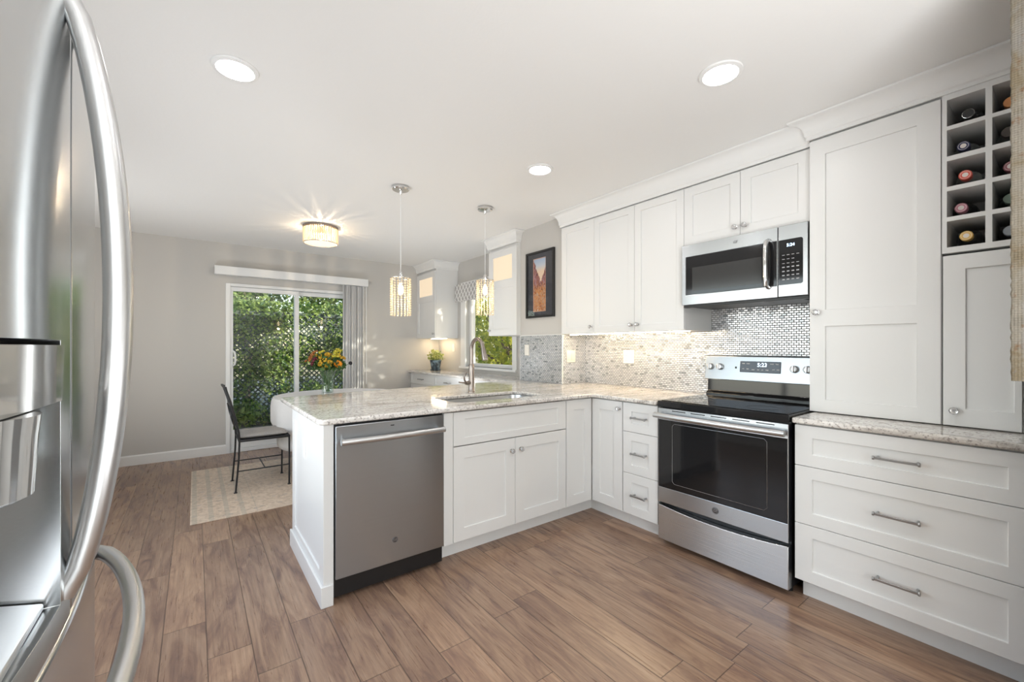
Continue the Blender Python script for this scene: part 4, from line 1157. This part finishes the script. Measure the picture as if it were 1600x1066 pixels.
# flush mount
c = thing('ceiling_lamp', 'round crystal flush ceiling lamp over the dining table', 'lamp', (1.04, 4.66, CEIL))
MB().lathe([(0.165, -0.0005), (0.168, -0.004), (0.168, -0.022), (0.160, -0.026)], n=40).build('ceiling_plate', 'nickel', c)
MB().tube([(0.160 * math.cos(a), 0.160 * math.sin(a), -0.175) for a in [2 * PI * k / 48 for k in range(49)]], 0.004, 6).build('bottom_ring', 'chrome', c)
rod = None
for k in range(48):
    a = 2 * PI * k / 48
    if rod is None:
        rod = MB().tube([(0, 0, -0.027), (0, 0, -0.172)], 0.0072, 6).build('crystal_rod', 'bead', c, smooth=0); so = rod
    else:
        so = bpy.data.objects.new('crystal_rod', rod.data); COL.objects.link(so); so.parent = c
    so.location = (0.160 * math.cos(a), 0.160 * math.sin(a), 0); so.rotation_euler = (0, 0, a)
M['frost'] = emit('frosted_lamp_diffuser', (1.0, 0.86, 0.66), 0.7)
MB().lathe([(0.150, -0.170), (0.150, -0.173)], n=36).build('diffuser', 'frost', c)
for k in range(3):
    a = 2 * PI * k / 3 + 0.4
    MB().ball((0.065 * math.cos(a), 0.065 * math.sin(a), -0.095), 0.017, 0, 10, 8).build('bulb', 'bulb', c)
    pl_ = bpy.data.lights.new('lamp_bulb', 'POINT'); pl_.energy = 8; pl_.color = (1, 0.80, 0.56); pl_.shadow_soft_size = 0.004
    lo = bpy.data.objects.new('bulb_light', pl_); COL.objects.link(lo); lo.parent = c; lo.location = (0.09 * math.cos(a), 0.09 * math.sin(a), -0.095)

# ================================================================== BLINDS AND VALANCE
c = thing('vertical_blind', 'white vertical blind drawn aside at the sliding door', 'blind', (0, YB, 0))
MB().box(0.184, -0.09, 2.135, 1.965, -0.002, 2.145).box(0.184, -0.10, 2.133, 1.965, -0.09, 2.232).box(0.184, -0.09, 2.222, 1.965, -0.002, 2.232).build('headrail_cover', 'vinyl', c, bevel=0.002)
for k in range(11):
    x = 1.655 + k * 0.026
    o = MB().box(-0.045, -0.0009, 0.03, 0.045, 0.0009, 2.132).build('vane', 'vane', c, loc=(x, -0.048, 0), rot=(0, 0, R(48 + 10 * math.sin(k * 2.1))), smooth=0)
MB().cyl((1.945, -0.075, 0.75), (1.945, -0.07, 2.13), 0.005, n=8).build('wand', 'vinyl', c)
# fabric valance over the garden window
s = MB(); n = 41
ys = [4.05 + (5.42 - 4.05) * k / (n - 1) for k in range(n)]
sec = [(-0.005, 2.18), (-0.075, 2.18), (-0.078, 2.05), (-0.085, 1.965), (-0.070, 1.925), (-0.060, 1.93), (-0.068, 2.05), (-0.066, 2.17), (-0.005, 2.17)]
vs = [(XR + a, y, z + (0.006 * math.sin(y * 19) if z < 2.0 else 0)) for y in ys for (a, z) in sec]
q = len(sec)
fs = [(i * q + k, i * q + (k + 1) % q, (i + 1) * q + (k + 1) % q, (i + 1) * q + k) for i in range(n - 1) for k in range(q)] + [tuple(range(q)), tuple((n - 1) * q + k for k in range(q))]
o = s.add(vs, fs).build('window_valance', 'valance', smooth=40)
tag(o, 'grey and white trellis fabric valance over the garden window', 'valance')

# ================================================================== FRAMED PRINT, CANVAS
c = thing('framed_print', 'black framed canyon print with dark mat on the wall pier', 'picture', (PX, 3.445, 1.575), FACE_W)
FW, FH = 0.43, 0.675
MB().cells([0, 0.022, FW - 0.022, FW], [0, 0.022, FH - 0.022, FH], lambda i, j: None if (i == 1 and j == 1) else -0.026, -0.001).build('frame', 'frameblack', c, bevel=0.003)
MB().cells([0.02, 0.105, FW - 0.128, FW - 0.02], [0.02, 0.062, FH - 0.070, FH - 0.02], lambda i, j: None if (i == 1 and j == 1) else -0.012, -0.008).build('mat_board', 'mat_navy', c, smooth=0)
MB().cells([0.100, 0.112, FW - 0.135, FW - 0.123], [0.057, 0.069, FH - 0.077, FH - 0.065], lambda i, j: None if (i == 1 and j == 1) else -0.0085, -0.006).build('inner_mat', 'mat_inner', c, smooth=0)
MB().box(0.0, -0.0, 0.0, FW - 0.135 - 0.112 + 0.006, 0.002, 0.54).build('print', 'print', c, loc=(0.109, -0.006, 0.066), smooth=0)
MB().box(0.02, -0.017, 0.02, FW - 0.02, -0.015, FH - 0.02).build('glazing', 'picglass', c, smooth=0)

# weathered canvas whose ragged edge stands past the partition's end
s = MB(); rnd = random.Random(3)
nz = 90; z0_, z1_ = 1.178, 2.35; vs = []; fs = []
for k in range(nz + 1):
    z = z0_ + (z1_ - z0_) * k / nz
    ye = 0.1085 + rnd.uniform(-0.0016, 0.0016)
    yn = -0.85 + rnd.uniform(-0.003, 0.003)
    for (x, y) in ((1.950, yn), (1.950, ye - 0.004), (1.953, ye), (1.978, ye - 0.001), (1.983, ye - 0.004), (1.983, yn)): vs.append((x + rnd.uniform(-0.0008, 0.0008), y, z))
for k in range(nz):
    for j in range(6): fs.append((k * 6 + j, k * 6 + (j + 1) % 6, (k + 1) * 6 + (j + 1) % 6, (k + 1) * 6 + j))
fs += [tuple(range(6)), tuple(nz * 6 + j for j in range(6))]
o = s.add(vs, fs).build('wall_canvas', 'art', smooth=30)
tag(o, 'ragged weathered beige canvas hanging at the right edge', 'artwork')

# ================================================================== DINING SET
o = MB().box(0, 0, 0, 2.45, 1.61, 0.008).build('rug', 'rug', loc=(-0.027, 3.785, 0.0005), bevel=0.002)
tag(o, 'faded beige patterned rug under the dining table', 'rug')
TX, TY, TR, TZ = 1.27, 4.83, 0.635, 0.755
c = thing('dining_table', 'round dining table hidden under a white cloth', 'table', (TX, TY, 0.0085))
MB().lathe([(TR - 0.01, 0.715), (TR, 0.722), (TR, 0.735), (TR - 0.005, 0.744)], n=48).build('tabletop', 'bark', c)
for k in range(4):
    a = PI / 4 + PI / 2 * k
    MB().tube([(0.40 * math.cos(a), 0.40 * math.sin(a), 0.715), (0.44 * math.cos(a), 0.44 * math.sin(a), 0)], [0.03, 0.018], 12).build('leg', 'bark', c)
# draped cloth
NA, NR = 160, 14; vs = []; fs = []
vs.append((0, 0, 0.0))
for i in range(1, NR + 1):
    for k in range(NA):
        th = 2 * PI * k / NA
        drop = 0.345 + 0.13 * math.cos(4 * (th - R(212)))
        if i <= 4:
            r_ = TR * i / 4 + (0.004 if i == 4 else 0); z = 0.0
        else:
            t_ = (i - 4) / (NR - 4)
            fold = math.sin(th * 17 + 1.3 * math.sin(th * 3)) * 0.55 + math.sin(th * 9 + 0.7) * 0.45
            r_ = TR + 0.010 + 0.012 * min(1, t_ * 3) + 0.024 * fold * t_ * (drop / 0.4) - 0.01 * t_
            z = -0.006 - drop * t_
        vs.append((r_ * math.cos(th), r_ * math.sin(th), z))
for k in range(NA): fs.append((0, 1 + k, 1 + (k + 1) % NA))
for i in range(NR - 1):
    for k in range(NA): fs.append((1 + i * NA + k, 1 + (i + 1) * NA + k, 1 + (i + 1) * NA + (k + 1) % NA, 1 + i * NA + (k + 1) % NA))
o = MB().add(vs, fs).build('tablecloth', 'cloth', loc=(TX, TY, TZ + 0.004), smooth=60)
so_ = o.modifiers.new('thick', 'SOLIDIFY'); so_.thickness = 0.002; so_.offset = 1
tag(o, 'white tablecloth draped over the round dining table', 'tablecloth')

# chair (faces +x)
c = thing('dining_chair', 'black wrought iron chair at the dining table', 'chair', (0.29, 4.57, 0.0085))
hwid = 0.208
for sy in (-1, 1):
    y = sy * hwid
    MB().tube([(-0.006, y, 0.0), (0.004, y, 0.12), (0.018, y, 0.30), (0.022, y, 0.45)], 0.0075, 8).lathe([(0.014, 0), (0.014, 0.006)], (-0.006, y, 0), 10).build('leg', 'blackmetal', c)
    MB().tube([(0.41, y, 0.0), (0.412, y, 0.25), (0.41, y, 0.45)], 0.0075, 8).lathe([(0.014, 0), (0.014, 0.006)], (0.41, y, 0), 10).build('leg', 'blackmetal', c)
    MB().tube([(0.022, y, 0.44), (0.018, y, 0.52), (-0.01, y, 0.66), (-0.045, y, 0.80), (-0.08, y * 0.98, 0.915)], 0.0085, 8).build('back_upright', 'blackmetal', c)
    MB().tube([(0.010, y, 0.185), (0.412, y, 0.185)], 0.0055, 8).build('stretcher', 'blackmetal', c)
MB().tube([(0.215, -hwid, 0.185), (0.215, hwid, 0.185)], 0.005, 8).build('cross_stretcher', 'blackmetal', c)
MB().tube([(0.022, -hwid, 0.448), (0.412, -hwid, 0.448), (0.412, hwid, 0.448), (0.022, hwid, 0.448), (0.022, -hwid, 0.448)], 0.010, 8).box(0.022, -hwid, 0.436, 0.412, hwid, 0.453).build('seat_frame', 'blackmetal', c)
MB().tube([(-0.08, -hwid * 0.98, 0.915), (-0.092, -0.1, 0.925), (-0.094, 0, 0.928), (-0.092, 0.1, 0.925), (-0.08, hwid * 0.98, 0.915)], 0.0085, 8).build('top_rail', 'blackmetal', c)
def bx_(z): return 0.018 - 0.10 * max(0, (z - 0.5)) / 0.42 * 0.95
MB().tube([(bx_(0.56), -hwid, 0.56), (bx_(0.56) - 0.006, 0, 0.57), (bx_(0.56), hwid, 0.56)], 0.006, 8).tube([(bx_(0.76), -hwid, 0.76), (bx_(0.76) - 0.006, 0, 0.765), (bx_(0.76), hwid, 0.76)], 0.006, 8).build('back_rail', 'blackmetal', c)
for sy in (-1, 1):
    pts = []
    for k in range(17):
        t_ = k / 16; z = 0.565 + 0.195 * t_
        pts.append((bx_(z) - 0.012, sy * (0.03 + 0.12 * math.sin(PI * t_)), z))
    MB().tube(pts, 0.005, 8).build('back_scroll', 'blackmetal', c)
    MB().tube([(bx_(0.46) + 0.0, sy * 0.12, 0.45), (bx_(0.6) - 0.01, sy * 0.07, 0.66), (bx_(0.9), sy * 0.13, 0.92)], 0.005, 8).build('back_rod', 'blackmetal', c)
# cushion
s = MB(); NX = 22; vs = []; fs = []
for sgn in (1, -1):
    for i in range(NX + 1):
        for j in range(NX + 1):
            u, v = i / NX * 2 - 1, j / NX * 2 - 1
            e_ = max(0.0, 1 - abs(u) ** 8) ** 0.5 * max(0.0, 1 - abs(v) ** 8) ** 0.5
            th_ = 0.021 * e_
            if sgn > 0:
                for (a, b_) in ((-0.4, -0.4), (0.4, -0.4), (-0.4, 0.4), (0.4, 0.4)): th_ -= 0.010 * math.exp(-((u - a) ** 2 + (v - b_) ** 2) / 0.012)
            vs.append((u * 0.192, v * 0.198, 0.021 + sgn * th_))
N1 = (NX + 1) ** 2
for q in (0, N1):
    for i in range(NX):
        for j in range(NX):
            fs.append((q + i * (NX + 1) + j, q + (i + 1) * (NX + 1) + j, q + (i + 1) * (NX + 1) + j + 1, q + i * (NX + 1) + j + 1))
o = s.add(vs, fs).build('seat_cushion', 'cushion', loc=(0.505, 4.57, 0.463), smooth=60)
tag(o, 'grey tufted cushion lying on the wrought iron chair', 'cushion')

# vase and flowers
VX, VY, VZ = 1.155, 4.86, TZ + 0.008
c = thing('vase', 'clear glass vase of flowers on the dining table', 'vase', (VX, VY, VZ))
MB().lathe([(0.060, 0.0), (0.064, 0.004), (0.060, 0.05), (0.058, 0.12), (0.066, 0.20), (0.084, 0.27), (0.081, 0.27), (0.063, 0.20), (0.055, 0.12), (0.056, 0.05), (0.052, 0.02)], n=32).build('vase_glass', 'vaseglass', c)
MB().lathe([(0.052, 0.021), (0.0555, 0.05), (0.0545, 0.12), (0.0575, 0.155)], n=28).build('water', 'vaseglass', c)
rnd = random.Random(11)
M['petal_y'] = mat('yellow_petals', (0.66, 0.40, 0.03), 0.6)
M['petal_o'] = mat('orange_petals', (0.90, 0.34, 0.01), 0.6)
M['petal_rust'] = mat('rust_petals', (0.36, 0.13, 0.03), 0.7)
M['petal_r'] = mat('burgundy_petals', (0.12, 0.012, 0.025), 0.6)
M['petal_l'] = mat('lime_buds', (0.50, 0.45, 0.04), 0.6)
M['petal_d'] = mat('dark_seed_head', (0.020, 0.016, 0.02), 0.8)
M['core'] = mat('flower_core', (0.20, 0.10, 0.01), 0.8)
def flower(label, az, el, ln, rad, petal, kind, group=None):
    base = Vector((VX + rnd.uniform(-0.02, 0.02), VY + rnd.uniform(-0.02, 0.02), VZ + 0.03))
    rimp = Vector((VX + 0.062 * math.cos(az) * math.cos(el), VY + 0.062 * math.sin(az) * math.cos(el), VZ + 0.265))
    head = Vector((VX + ln * math.cos(el) * math.cos(az), VY + ln * math.cos(el) * math.sin(az), VZ + 0.27 + ln * math.sin(el)))
    c = thing('flower', label, 'flower', tuple(base), 0, group)
    pts = []
    for k in range(9):
        t_ = k / 8
        pts.append(((1 - t_) ** 2) * base + 2 * t_ * (1 - t_) * rimp + t_ * t_ * head - base)
    MB().tube(pts, 0.0026, 6).build('stem', 'stem', c)
    s = MB(); d_ = (head - rimp).normalized() + Vector((-0.25, -0.45, 0.1)); d_.normalize()
    q = d_.to_track_quat('Z', 'Y').to_matrix()
    def tr(p): return tuple(q @ Vector(p) + head - base)
    if kind == 'daisy':
        for ring, (np_, rs, zz) in enumerate(((13, 1.0, 0.0), (10, 0.72, 0.008))):
            for k in range(np_):
                a = 2 * PI * (k + 0.4 * ring) / np_; ca, sa = math.cos(a), math.sin(a)
                R0, R1 = rad * 0.18, rad * rs; wv = rad * 0.24
                P = [(R0 * ca, R0 * sa, zz), ((R0 + R1) * .55 * ca - wv * sa, (R0 + R1) * .55 * sa + wv * ca, zz + 0.006), (R1 * ca, R1 * sa, zz - 0.002 + 0.004), ((R0 + R1) * .55 * ca + wv * sa, (R0 + R1) * .55 * sa - wv * ca, zz + 0.006)]
                s.add([tr(p) for p in P], [(0, 1, 2, 3)])
        s.build('bloom', petal, c, smooth=0)
        k_ = MB().ball((0, 0, 0), rad * 0.26, 0, 10, 6, (1, 1, 0.6)); k_.v = [tr(p) for p in k_.v]; k_.build('flower_core', 'core', c)
    else:
        nn = {'cluster': 9, 'ball': 1}[kind]
        for k in range(nn):
            off = Vector((rnd.gauss(0, 1), rnd.gauss(0, 1), rnd.gauss(0, .6))) * rad * 0.42 if nn > 1 else Vector((0, 0, 0))
            bb = MB().ball(tuple(off), rad * (0.36 if nn > 1 else 1.0), 0, 8, 6, (1, 1, 0.8)); s.add([tr(p) for p in bb.v], bb.f)
        s.build('bloom', petal, c)
YG = 'yellow flowers massed in the vase'
# azimuth of the viewer from the vase is about -115 degrees
flower('large orange daisy at the front right of the bouquet', R(-58), R(24), 0.155, 0.052, 'petal_o', 'daisy')
flower('dark round seed head sticking out right of the bouquet', R(-28), R(16), 0.245, 0.022, 'petal_d', 'ball')
flower('upper burgundy bloom at the left of the bouquet', R(-152), R(33), 0.205, 0.030, 'petal_r', 'cluster')
flower('lower burgundy bloom at the left of the bouquet', R(-160), R(20), 0.195, 0.026, 'petal_r', 'cluster')
for az, el, ln, rd in [(-110, 22, 0.12, 0.036), (-135, 26, 0.15, 0.034), (-95, 35, 0.145, 0.036), (-125, 42, 0.16, 0.034), (-85, 55, 0.16, 0.036), (-105, 60, 0.19, 0.034), (-150, 50, 0.17, 0.032), (150, 55, 0.18, 0.034), (60, 60, 0.18, 0.034), (0, 50, 0.18, 0.034), (-40, 52, 0.19, 0.034), (-20, 38, 0.2, 0.032), (-120, 12, 0.11, 0.032)]:
    flower('yellow flower in the bouquet on the dining table', R(az), R(el), ln, rd, 'petal_y', 'daisy' if rnd.random() < 0.45 else 'cluster', YG)
for az, el, ln in [(-75, 48, 0.21), (-55, 62, 0.22), (-30, 62, 0.24), (-140, 65, 0.22), (20, 60, 0.24)]:
    flower('lime bud cluster in the top of the bouquet', R(az), R(el), ln, 0.034, 'petal_l', 'cluster', 'lime bud clusters in the bouquet')
for az, el, ln in [(-165, 48, 0.24), (-175, 30, 0.22), (170, 40, 0.22)]:
    flower('rust coloured spray at the left of the bouquet', R(az), R(el), ln, 0.034, 'petal_rust', 'cluster', 'rust coloured sprays in the bouquet')

def leaves(n, fn, size, seed, elong=1.6, orient=None):
    """n small folded leaves; fn(rng) gives a centre"""
    rg = np.random.default_rng(seed)
    cs = fn(rg, n)
    n = len(cs)
    d = rg.normal(size=(n, 3)); d /= np.linalg.norm(d, axis=1)[:, None]
    e = rg.normal(size=(n, 3))
    if orient is not None: e = e * 0.6 + np.array(orient)
    e -= d * (e * d).sum(1)[:, None]; e /= np.linalg.norm(e, axis=1)[:, None]
    f_ = np.cross(d, e)
    sz = size * rg.uniform(0.6, 1.35, n)[:, None]
    a = cs - d * sz * elong / 2; c_ = cs + d * sz * elong / 2
    l_ = cs + f_ * sz * 0.5 + e * sz * 0.15; r_ = cs - f_ * sz * 0.5 + e * sz * 0.15
    V = np.stack([a, r_, c_, l_], 1).reshape(-1, 3)
    Fc = np.arange(n * 4).reshape(n, 4)
    return V, np.concatenate([Fc[:, [0, 1, 2]], Fc[:, [0, 2, 3]]])
def leafobj(name, data, mt, parent=None, extra=None):
    V, Fc = data
    me = bpy.data.meshes.new(name); me.from_pydata(V.tolist(), [], Fc.tolist()); me.materials.append(M[mt])
    o = bpy.data.objects.new(name, me); COL.objects.link(o)
    if parent: o.parent = parent
    return o
def f_(rg, n):
    az = rg.uniform(0, 2 * PI, n); el = rg.uniform(0.0, 1.1, n); r_ = rg.uniform(0.05, 0.19, n)
    return np.stack([VX + r_ * np.cos(az) * np.cos(el), VY + r_ * np.sin(az) * np.cos(el), VZ + 0.275 + r_ * np.sin(el)], 1)
o = leafobj('bouquet_greenery', leaves(900, f_, 0.028, 5), 'bouqleaf')
tag(o, 'dark green leaves filling the bouquet in the vase', 'foliage', None, 'stuff')

# potted plant
c = thing('potted_plant', 'small blue-grey pot of pale green succulents in the far corner', 'plant', (2.93, 5.82, 0.9225))
m, nt, b = newmat('blue_grey_glazed_pot'); g = NT(nt)
nn = g.noise(g.obj(), 14, 3, 0.6)
g.put(b.inputs['Base Color'], g.ramp(nn, [(0.45, (0.025, 0.045, 0.065)), (0.62, (0.20, 0.30, 0.38))])); b.inputs['Roughness'].default_value = 0.3
M['pot'] = m
MB().lathe([(0.060, 0.012), (0.064, 0.016), (0.084, 0.135), (0.088, 0.14), (0.088, 0.156), (0.080, 0.156), (0.078, 0.14)], n=28).build('pot', 'pot', c)
MB().lathe([(0.070, 0.0), (0.080, 0.006), (0.084, 0.016), (0.074, 0.016)], n=28).build('saucer', 'pot', c)
def f2(rg, n):
    az = rg.uniform(0, 2 * PI, n); el = rg.uniform(0.15, 1.4, n); r_ = rg.uniform(0.02, 0.14, n)
    return np.stack([r_ * np.cos(az) * np.cos(el), r_ * np.sin(az) * np.cos(el), 0.15 + r_ * 1.2 * np.sin(el)], 1)
lo = leafobj('foliage', leaves(520, f2, 0.022, 8, 1.5), 'potleaf', c)

# ================================================================== WINE BOTTLES
M['g_black'] = mat('black_bottle_glass', (0.008, 0.008, 0.008), 0.08)
M['g_green'] = mat('green_tinted_bottle_glass', (0.05, 0.075, 0.06), 0.08, 0, Transmission_Weight=0.25)
M['g_clear'] = mat('clear_bottle_glass', (0.55, 0.60, 0.58), 0.05, 0, Transmission_Weight=0.7)
CAPS = {'silver rim': (0.03, 0.03, 0.03), 'navy': (0.035, 0.04, 0.10), 'red': (0.62, 0.10, 0.07), 'pink': (0.48, 0.20, 0.25), 'gold': (0.66, 0.42, 0.12), 'copper': (0.60, 0.26, 0.10), 'dark brown': (0.035, 0.025, 0.02), 'maroon': (0.26, 0.08, 0.10), 'grey': (0.25, 0.27, 0.29), 'green': (0.10, 0.14, 0.11)}
for k, v in CAPS.items(): M['cap_' + k] = mat('cap_' + k.replace(' ', '_'), v, 0.35, 0.3)
M['capmark'] = mat('cap_emblem', (0.78, 0.72, 0.68), 0.4)
def bottle(label, col, row, cap, gl, dx, inset, rb=0.043):
    zf = rowz[4 - row][0]
    yc = RY0 - (CUB[col][0] + CUB[col][1]) / 2 + dx
    c = thing('wine_bottle', label, 'bottle', (XT + inset, yc, zf + rb + 0.0006), 0)
    # axis along +x, neck towards the room
    MB().lathe([(0.0165, 0.0), (0.0175, 0.004), (0.0180, 0.055), (0.026, 0.075), (rb * 0.92, 0.098), (rb, 0.115), (rb, 0.295), (rb * 0.9, 0.300)], n=24, axis='x').build('bottle_glass', gl, c)
    if cap == 'silver rim':
        MB().lathe([(0.0180, -0.001), (0.0200, 0.0), (0.0200, 0.006), (0.0180, 0.008)], n=20, axis='x').build('neck_ring', 'chrome', c)
        MB().lathe([(0.0185, -0.0015), (0.0190, 0.05)], n=20, axis='x').build('neck_sleeve', 'cap_silver rim', c)
    else:
        MB().lathe([(0.0195, -0.006), (0.0212, -0.004), (0.0212, 0.020), (0.0195, 0.042)], n=20, axis='x').build('cap', 'cap_' + cap, c)
        if cap in ('navy', 'red', 'pink', 'gold', 'maroon'):
            MB().lathe([(0.010, -0.0068), (0.010, -0.0055)], n=14, axis='x').tube([(-0.0064, 0.0162 * math.cos(a), 0.0162 * math.sin(a)) for a in [2 * PI * q / 20 for q in range(21)]], 0.0008, 5).build('emblem', 'capmark', c)
bottle('dark bottle with open neck, top left cubby', 0, 0, 'silver rim', 'g_black', -0.004, 0.035)
bottle('bottle with navy blue cap in a left cubby', 0, 1, 'navy', 'g_clear', 0.012, 0.05)
bottle('clear bottle with red cap, middle left cubby', 0, 2, 'red', 'g_clear', 0.004, 0.03)
bottle('dark bottle with pink cap, left cubby', 0, 3, 'pink', 'g_black', 0.020, 0.06)
bottle('dark bottle with gold foil cap, bottom left cubby', 0, 4, 'gold', 'g_black', 0.0, 0.02)
bottle('bottle with copper cap, top right cubby', 1, 0, 'copper', 'g_black', 0.0, 0.05)
bottle('bottle with dark brown cap, right cubby below the copper cap', 1, 1, 'dark brown', 'g_clear', 0.004, 0.02)
bottle('dark bottle with maroon cap, middle right cubby', 1, 2, 'maroon', 'g_black', 0.0, 0.05)
bottle('green glass bottle in a right cubby', 1, 3, 'green', 'g_green', 0.0, 0.05)
bottle('dark bottle with grey cap, bottom right cubby', 1, 4, 'grey', 'g_black', 0.0, 0.045)

# ================================================================== GARDEN
o = MB().box(-12, YB + 0.14, -0.25, 20, 22, -0.12).box(XR + 0.16, -14, -0.25, 20, YB + 0.14, -0.12).box(-12, -14, -0.25, XR + 0.16, YR - 0.14, -0.12).build('ground', 'ground', smooth=0)
struct(o, 'shaded garden ground outside the door', 'ground')
# lattice fence
LY = 8.7
c = thing('lattice_fence', 'dark diagonal lattice fence overgrown with ivy', 'fence', (0, LY, -0.12))
s = MB(); LX0, LX1, LH = -2.2, 4.1, 1.98; st = 0.088; a = 0.012
for sgn in (1, -1):
    k = -int(LH / st) - 2
    while True:
        x = LX0 + k * st
        if (x if sgn > 0 else x) > LX1 + LH: break
        p0 = [x, 0.0] if sgn > 0 else [x, LH]
        p1 = [x + LH, LH] if sgn > 0 else [x + LH, 0.0]
        # clip to x range
        def clip(p0, p1):
            (xa, za), (xb, zb) = p0, p1
            if xb <= LX0 or xa >= LX1: return None
            f0 = max(0, (LX0 - xa) / (xb - xa)); f1 = min(1, (LX1 - xa) / (xb - xa))
            return (xa + (xb - xa) * f0, za + (zb - za) * f0), (xa + (xb - xa) * f1, za + (zb - za) * f1)
        cl = clip(p0, p1)
        if cl and abs(cl[1][0] - cl[0][0]) > 0.02:
            (xa, za), (xb, zb) = cl
            nx, nz_ = (-a * 0.707, a * 0.707) if sgn > 0 else (a * 0.707, a * 0.707)
            y = 0.0 if sgn > 0 else 0.012
            q = [(xa + nx, za + nz_), (xa - nx, za - nz_), (xb - nx, zb - nz_), (xb + nx, zb + nz_)]
            s.add([(X_, y, Z_) for X_, Z_ in q] + [(X_, y + 0.011, Z_) for X_, Z_ in q], [(0, 1, 2, 3), (7, 6, 5, 4), (0, 4, 5, 1), (1, 5, 6, 2), (2, 6, 7, 3), (3, 7, 4, 0)])
        k += 1
s.build('lattice_panel', 'lattice', c, smooth=0, weld=False)
MB().box(LX0, -0.03, LH - 0.02, LX1, 0.05, LH + 0.05).box(LX0, -0.03, -0.0, LX1, 0.05, 0.06).build('fence_rail', 'lattice', c, smooth=0)
for x in (LX0, -0.1, 2.05, LX1): MB().box(x - 0.045, 0.024, 0, x + 0.045, 0.11, LH + 0.08).build('fence_post', 'lattice', c, smooth=0)
def ivyfn(rg, n):
    x = rg.uniform(LX0, LX1, n * 3); z = rg.uniform(-0.1, 2.1, n * 3)
    dens = 0.55 + 0.5 * np.sin(x * 3.1 + 2 * np.sin(z * 2.3)) * np.sin(z * 3.7 + x) 
    keep = rg.uniform(0, 1, n * 3) < dens
    x, z = x[keep][:n], z[keep][:n]
    y = LY + rg.normal(0.02, 0.10, len(x))
    return np.stack([x, y, z], 1)
o = leafobj('ivy', leaves(27000, ivyfn, 0.046, 21, 1.3, (0, -0.8, 0.5)), 'ivy')
tag(o, 'ivy leaves growing over the lattice fence', 'ivy', None, 'stuff')
def blob(c0, rad, n, squash=(1, 1, 1), nb=10):
    def fn(rg, n_):
        bc = rg.normal(size=(nb, 3)); bc /= np.linalg.norm(bc, axis=1)[:, None]; bc *= rg.uniform(0.2, 0.8, nb)[:, None]
        idx = rg.integers(0, nb, n_)
        p = rg.normal(size=(n_, 3)); p /= np.linalg.norm(p, axis=1)[:, None]; p *= rg.uniform(0, 1, n_)[:, None] ** 0.45 * 0.46
        return np.array(c0) + (bc[idx] + p) * np.array(squash) * rad
    return fn
def tree(name, label, x, y, h, rad, n, mt, size, seed, squash=(1, 1, 0.9), cz=None, trunk=0.09, nb=12):
    c = thing(name, label, 'tree' if 'tree' in name else 'shrub', (x, y, -0.12))
    cz = h - rad * 0.6 if cz is None else cz
    rg = random.Random(seed)
    s = MB().tube([(0, 0, 0), (0.06, 0.03, cz * 0.4), (-0.03, 0.02, cz * 0.75), (0.02, 0, cz + rad * 0.4)], [trunk, trunk * 0.8, trunk * 0.6, trunk * 0.15], 8)
    for k in range(7):
        z = cz * (0.45 + 0.09 * k); an = rg.uniform(0, 2 * PI); L = rad * rg.uniform(0.5, 0.9)
        s.tube([(0, 0, z), (L * 0.5 * math.cos(an), L * 0.5 * math.sin(an), z + L * 0.35), (L * math.cos(an), L * math.sin(an), z + L * 0.8)], [trunk * 0.45, trunk * 0.3, trunk * 0.08], 6)
    s.build('trunk', 'bark', c)
    leafobj('foliage', leaves(n, blob((0, 0, cz), rad, n, squash, nb), size, seed, 1.5), mt, c)
tree('garden_tree', 'leafy tree rising behind the lattice fence at left', 0.9, 11.0, 4.0, 2.0, 8000, 'treeleaf', 0.075, 31, (1.0, 0.7, 0.8), 2.6, nb=16)
tree('garden_tree', 'leafy tree rising behind the lattice fence at right', 3.3, 11.4, 4.4, 2.0, 9000, 'treeleaf', 0.075, 32, (1.0, 0.7, 0.9), 2.7, nb=16)
tree('garden_shrub', 'low bright shrub at the foot of the lattice fence', 1.75, 8.1, 0.75, 0.55, 900, 'treeleaf', 0.06, 33, (1, 0.7, 0.8), 0.35, 0.02)
tree('garden_shrub', 'dark low shrub beside the sliding door', 0.35, 8.0, 0.6, 0.5, 800, 'ivy', 0.06, 34, (1.2, 0.7, 0.7), 0.3, 0.02)
# trees outside the garden window
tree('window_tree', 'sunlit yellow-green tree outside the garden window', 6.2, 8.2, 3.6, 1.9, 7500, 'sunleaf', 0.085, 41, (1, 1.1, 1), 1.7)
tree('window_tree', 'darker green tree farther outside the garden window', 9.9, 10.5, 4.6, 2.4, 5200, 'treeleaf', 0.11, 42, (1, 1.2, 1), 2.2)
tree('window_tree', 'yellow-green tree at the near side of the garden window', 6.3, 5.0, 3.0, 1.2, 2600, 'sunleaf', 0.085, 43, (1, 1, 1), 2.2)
tree('window_tree', 'unseen tree added to dapple the sun through the garden window', 5.5, 1.9, 3.6, 1.3, 1300, 'treeleaf', 0.10, 44, (1, 1, 0.9), 2.6)  # out of view, added to break up the sun patch indoors
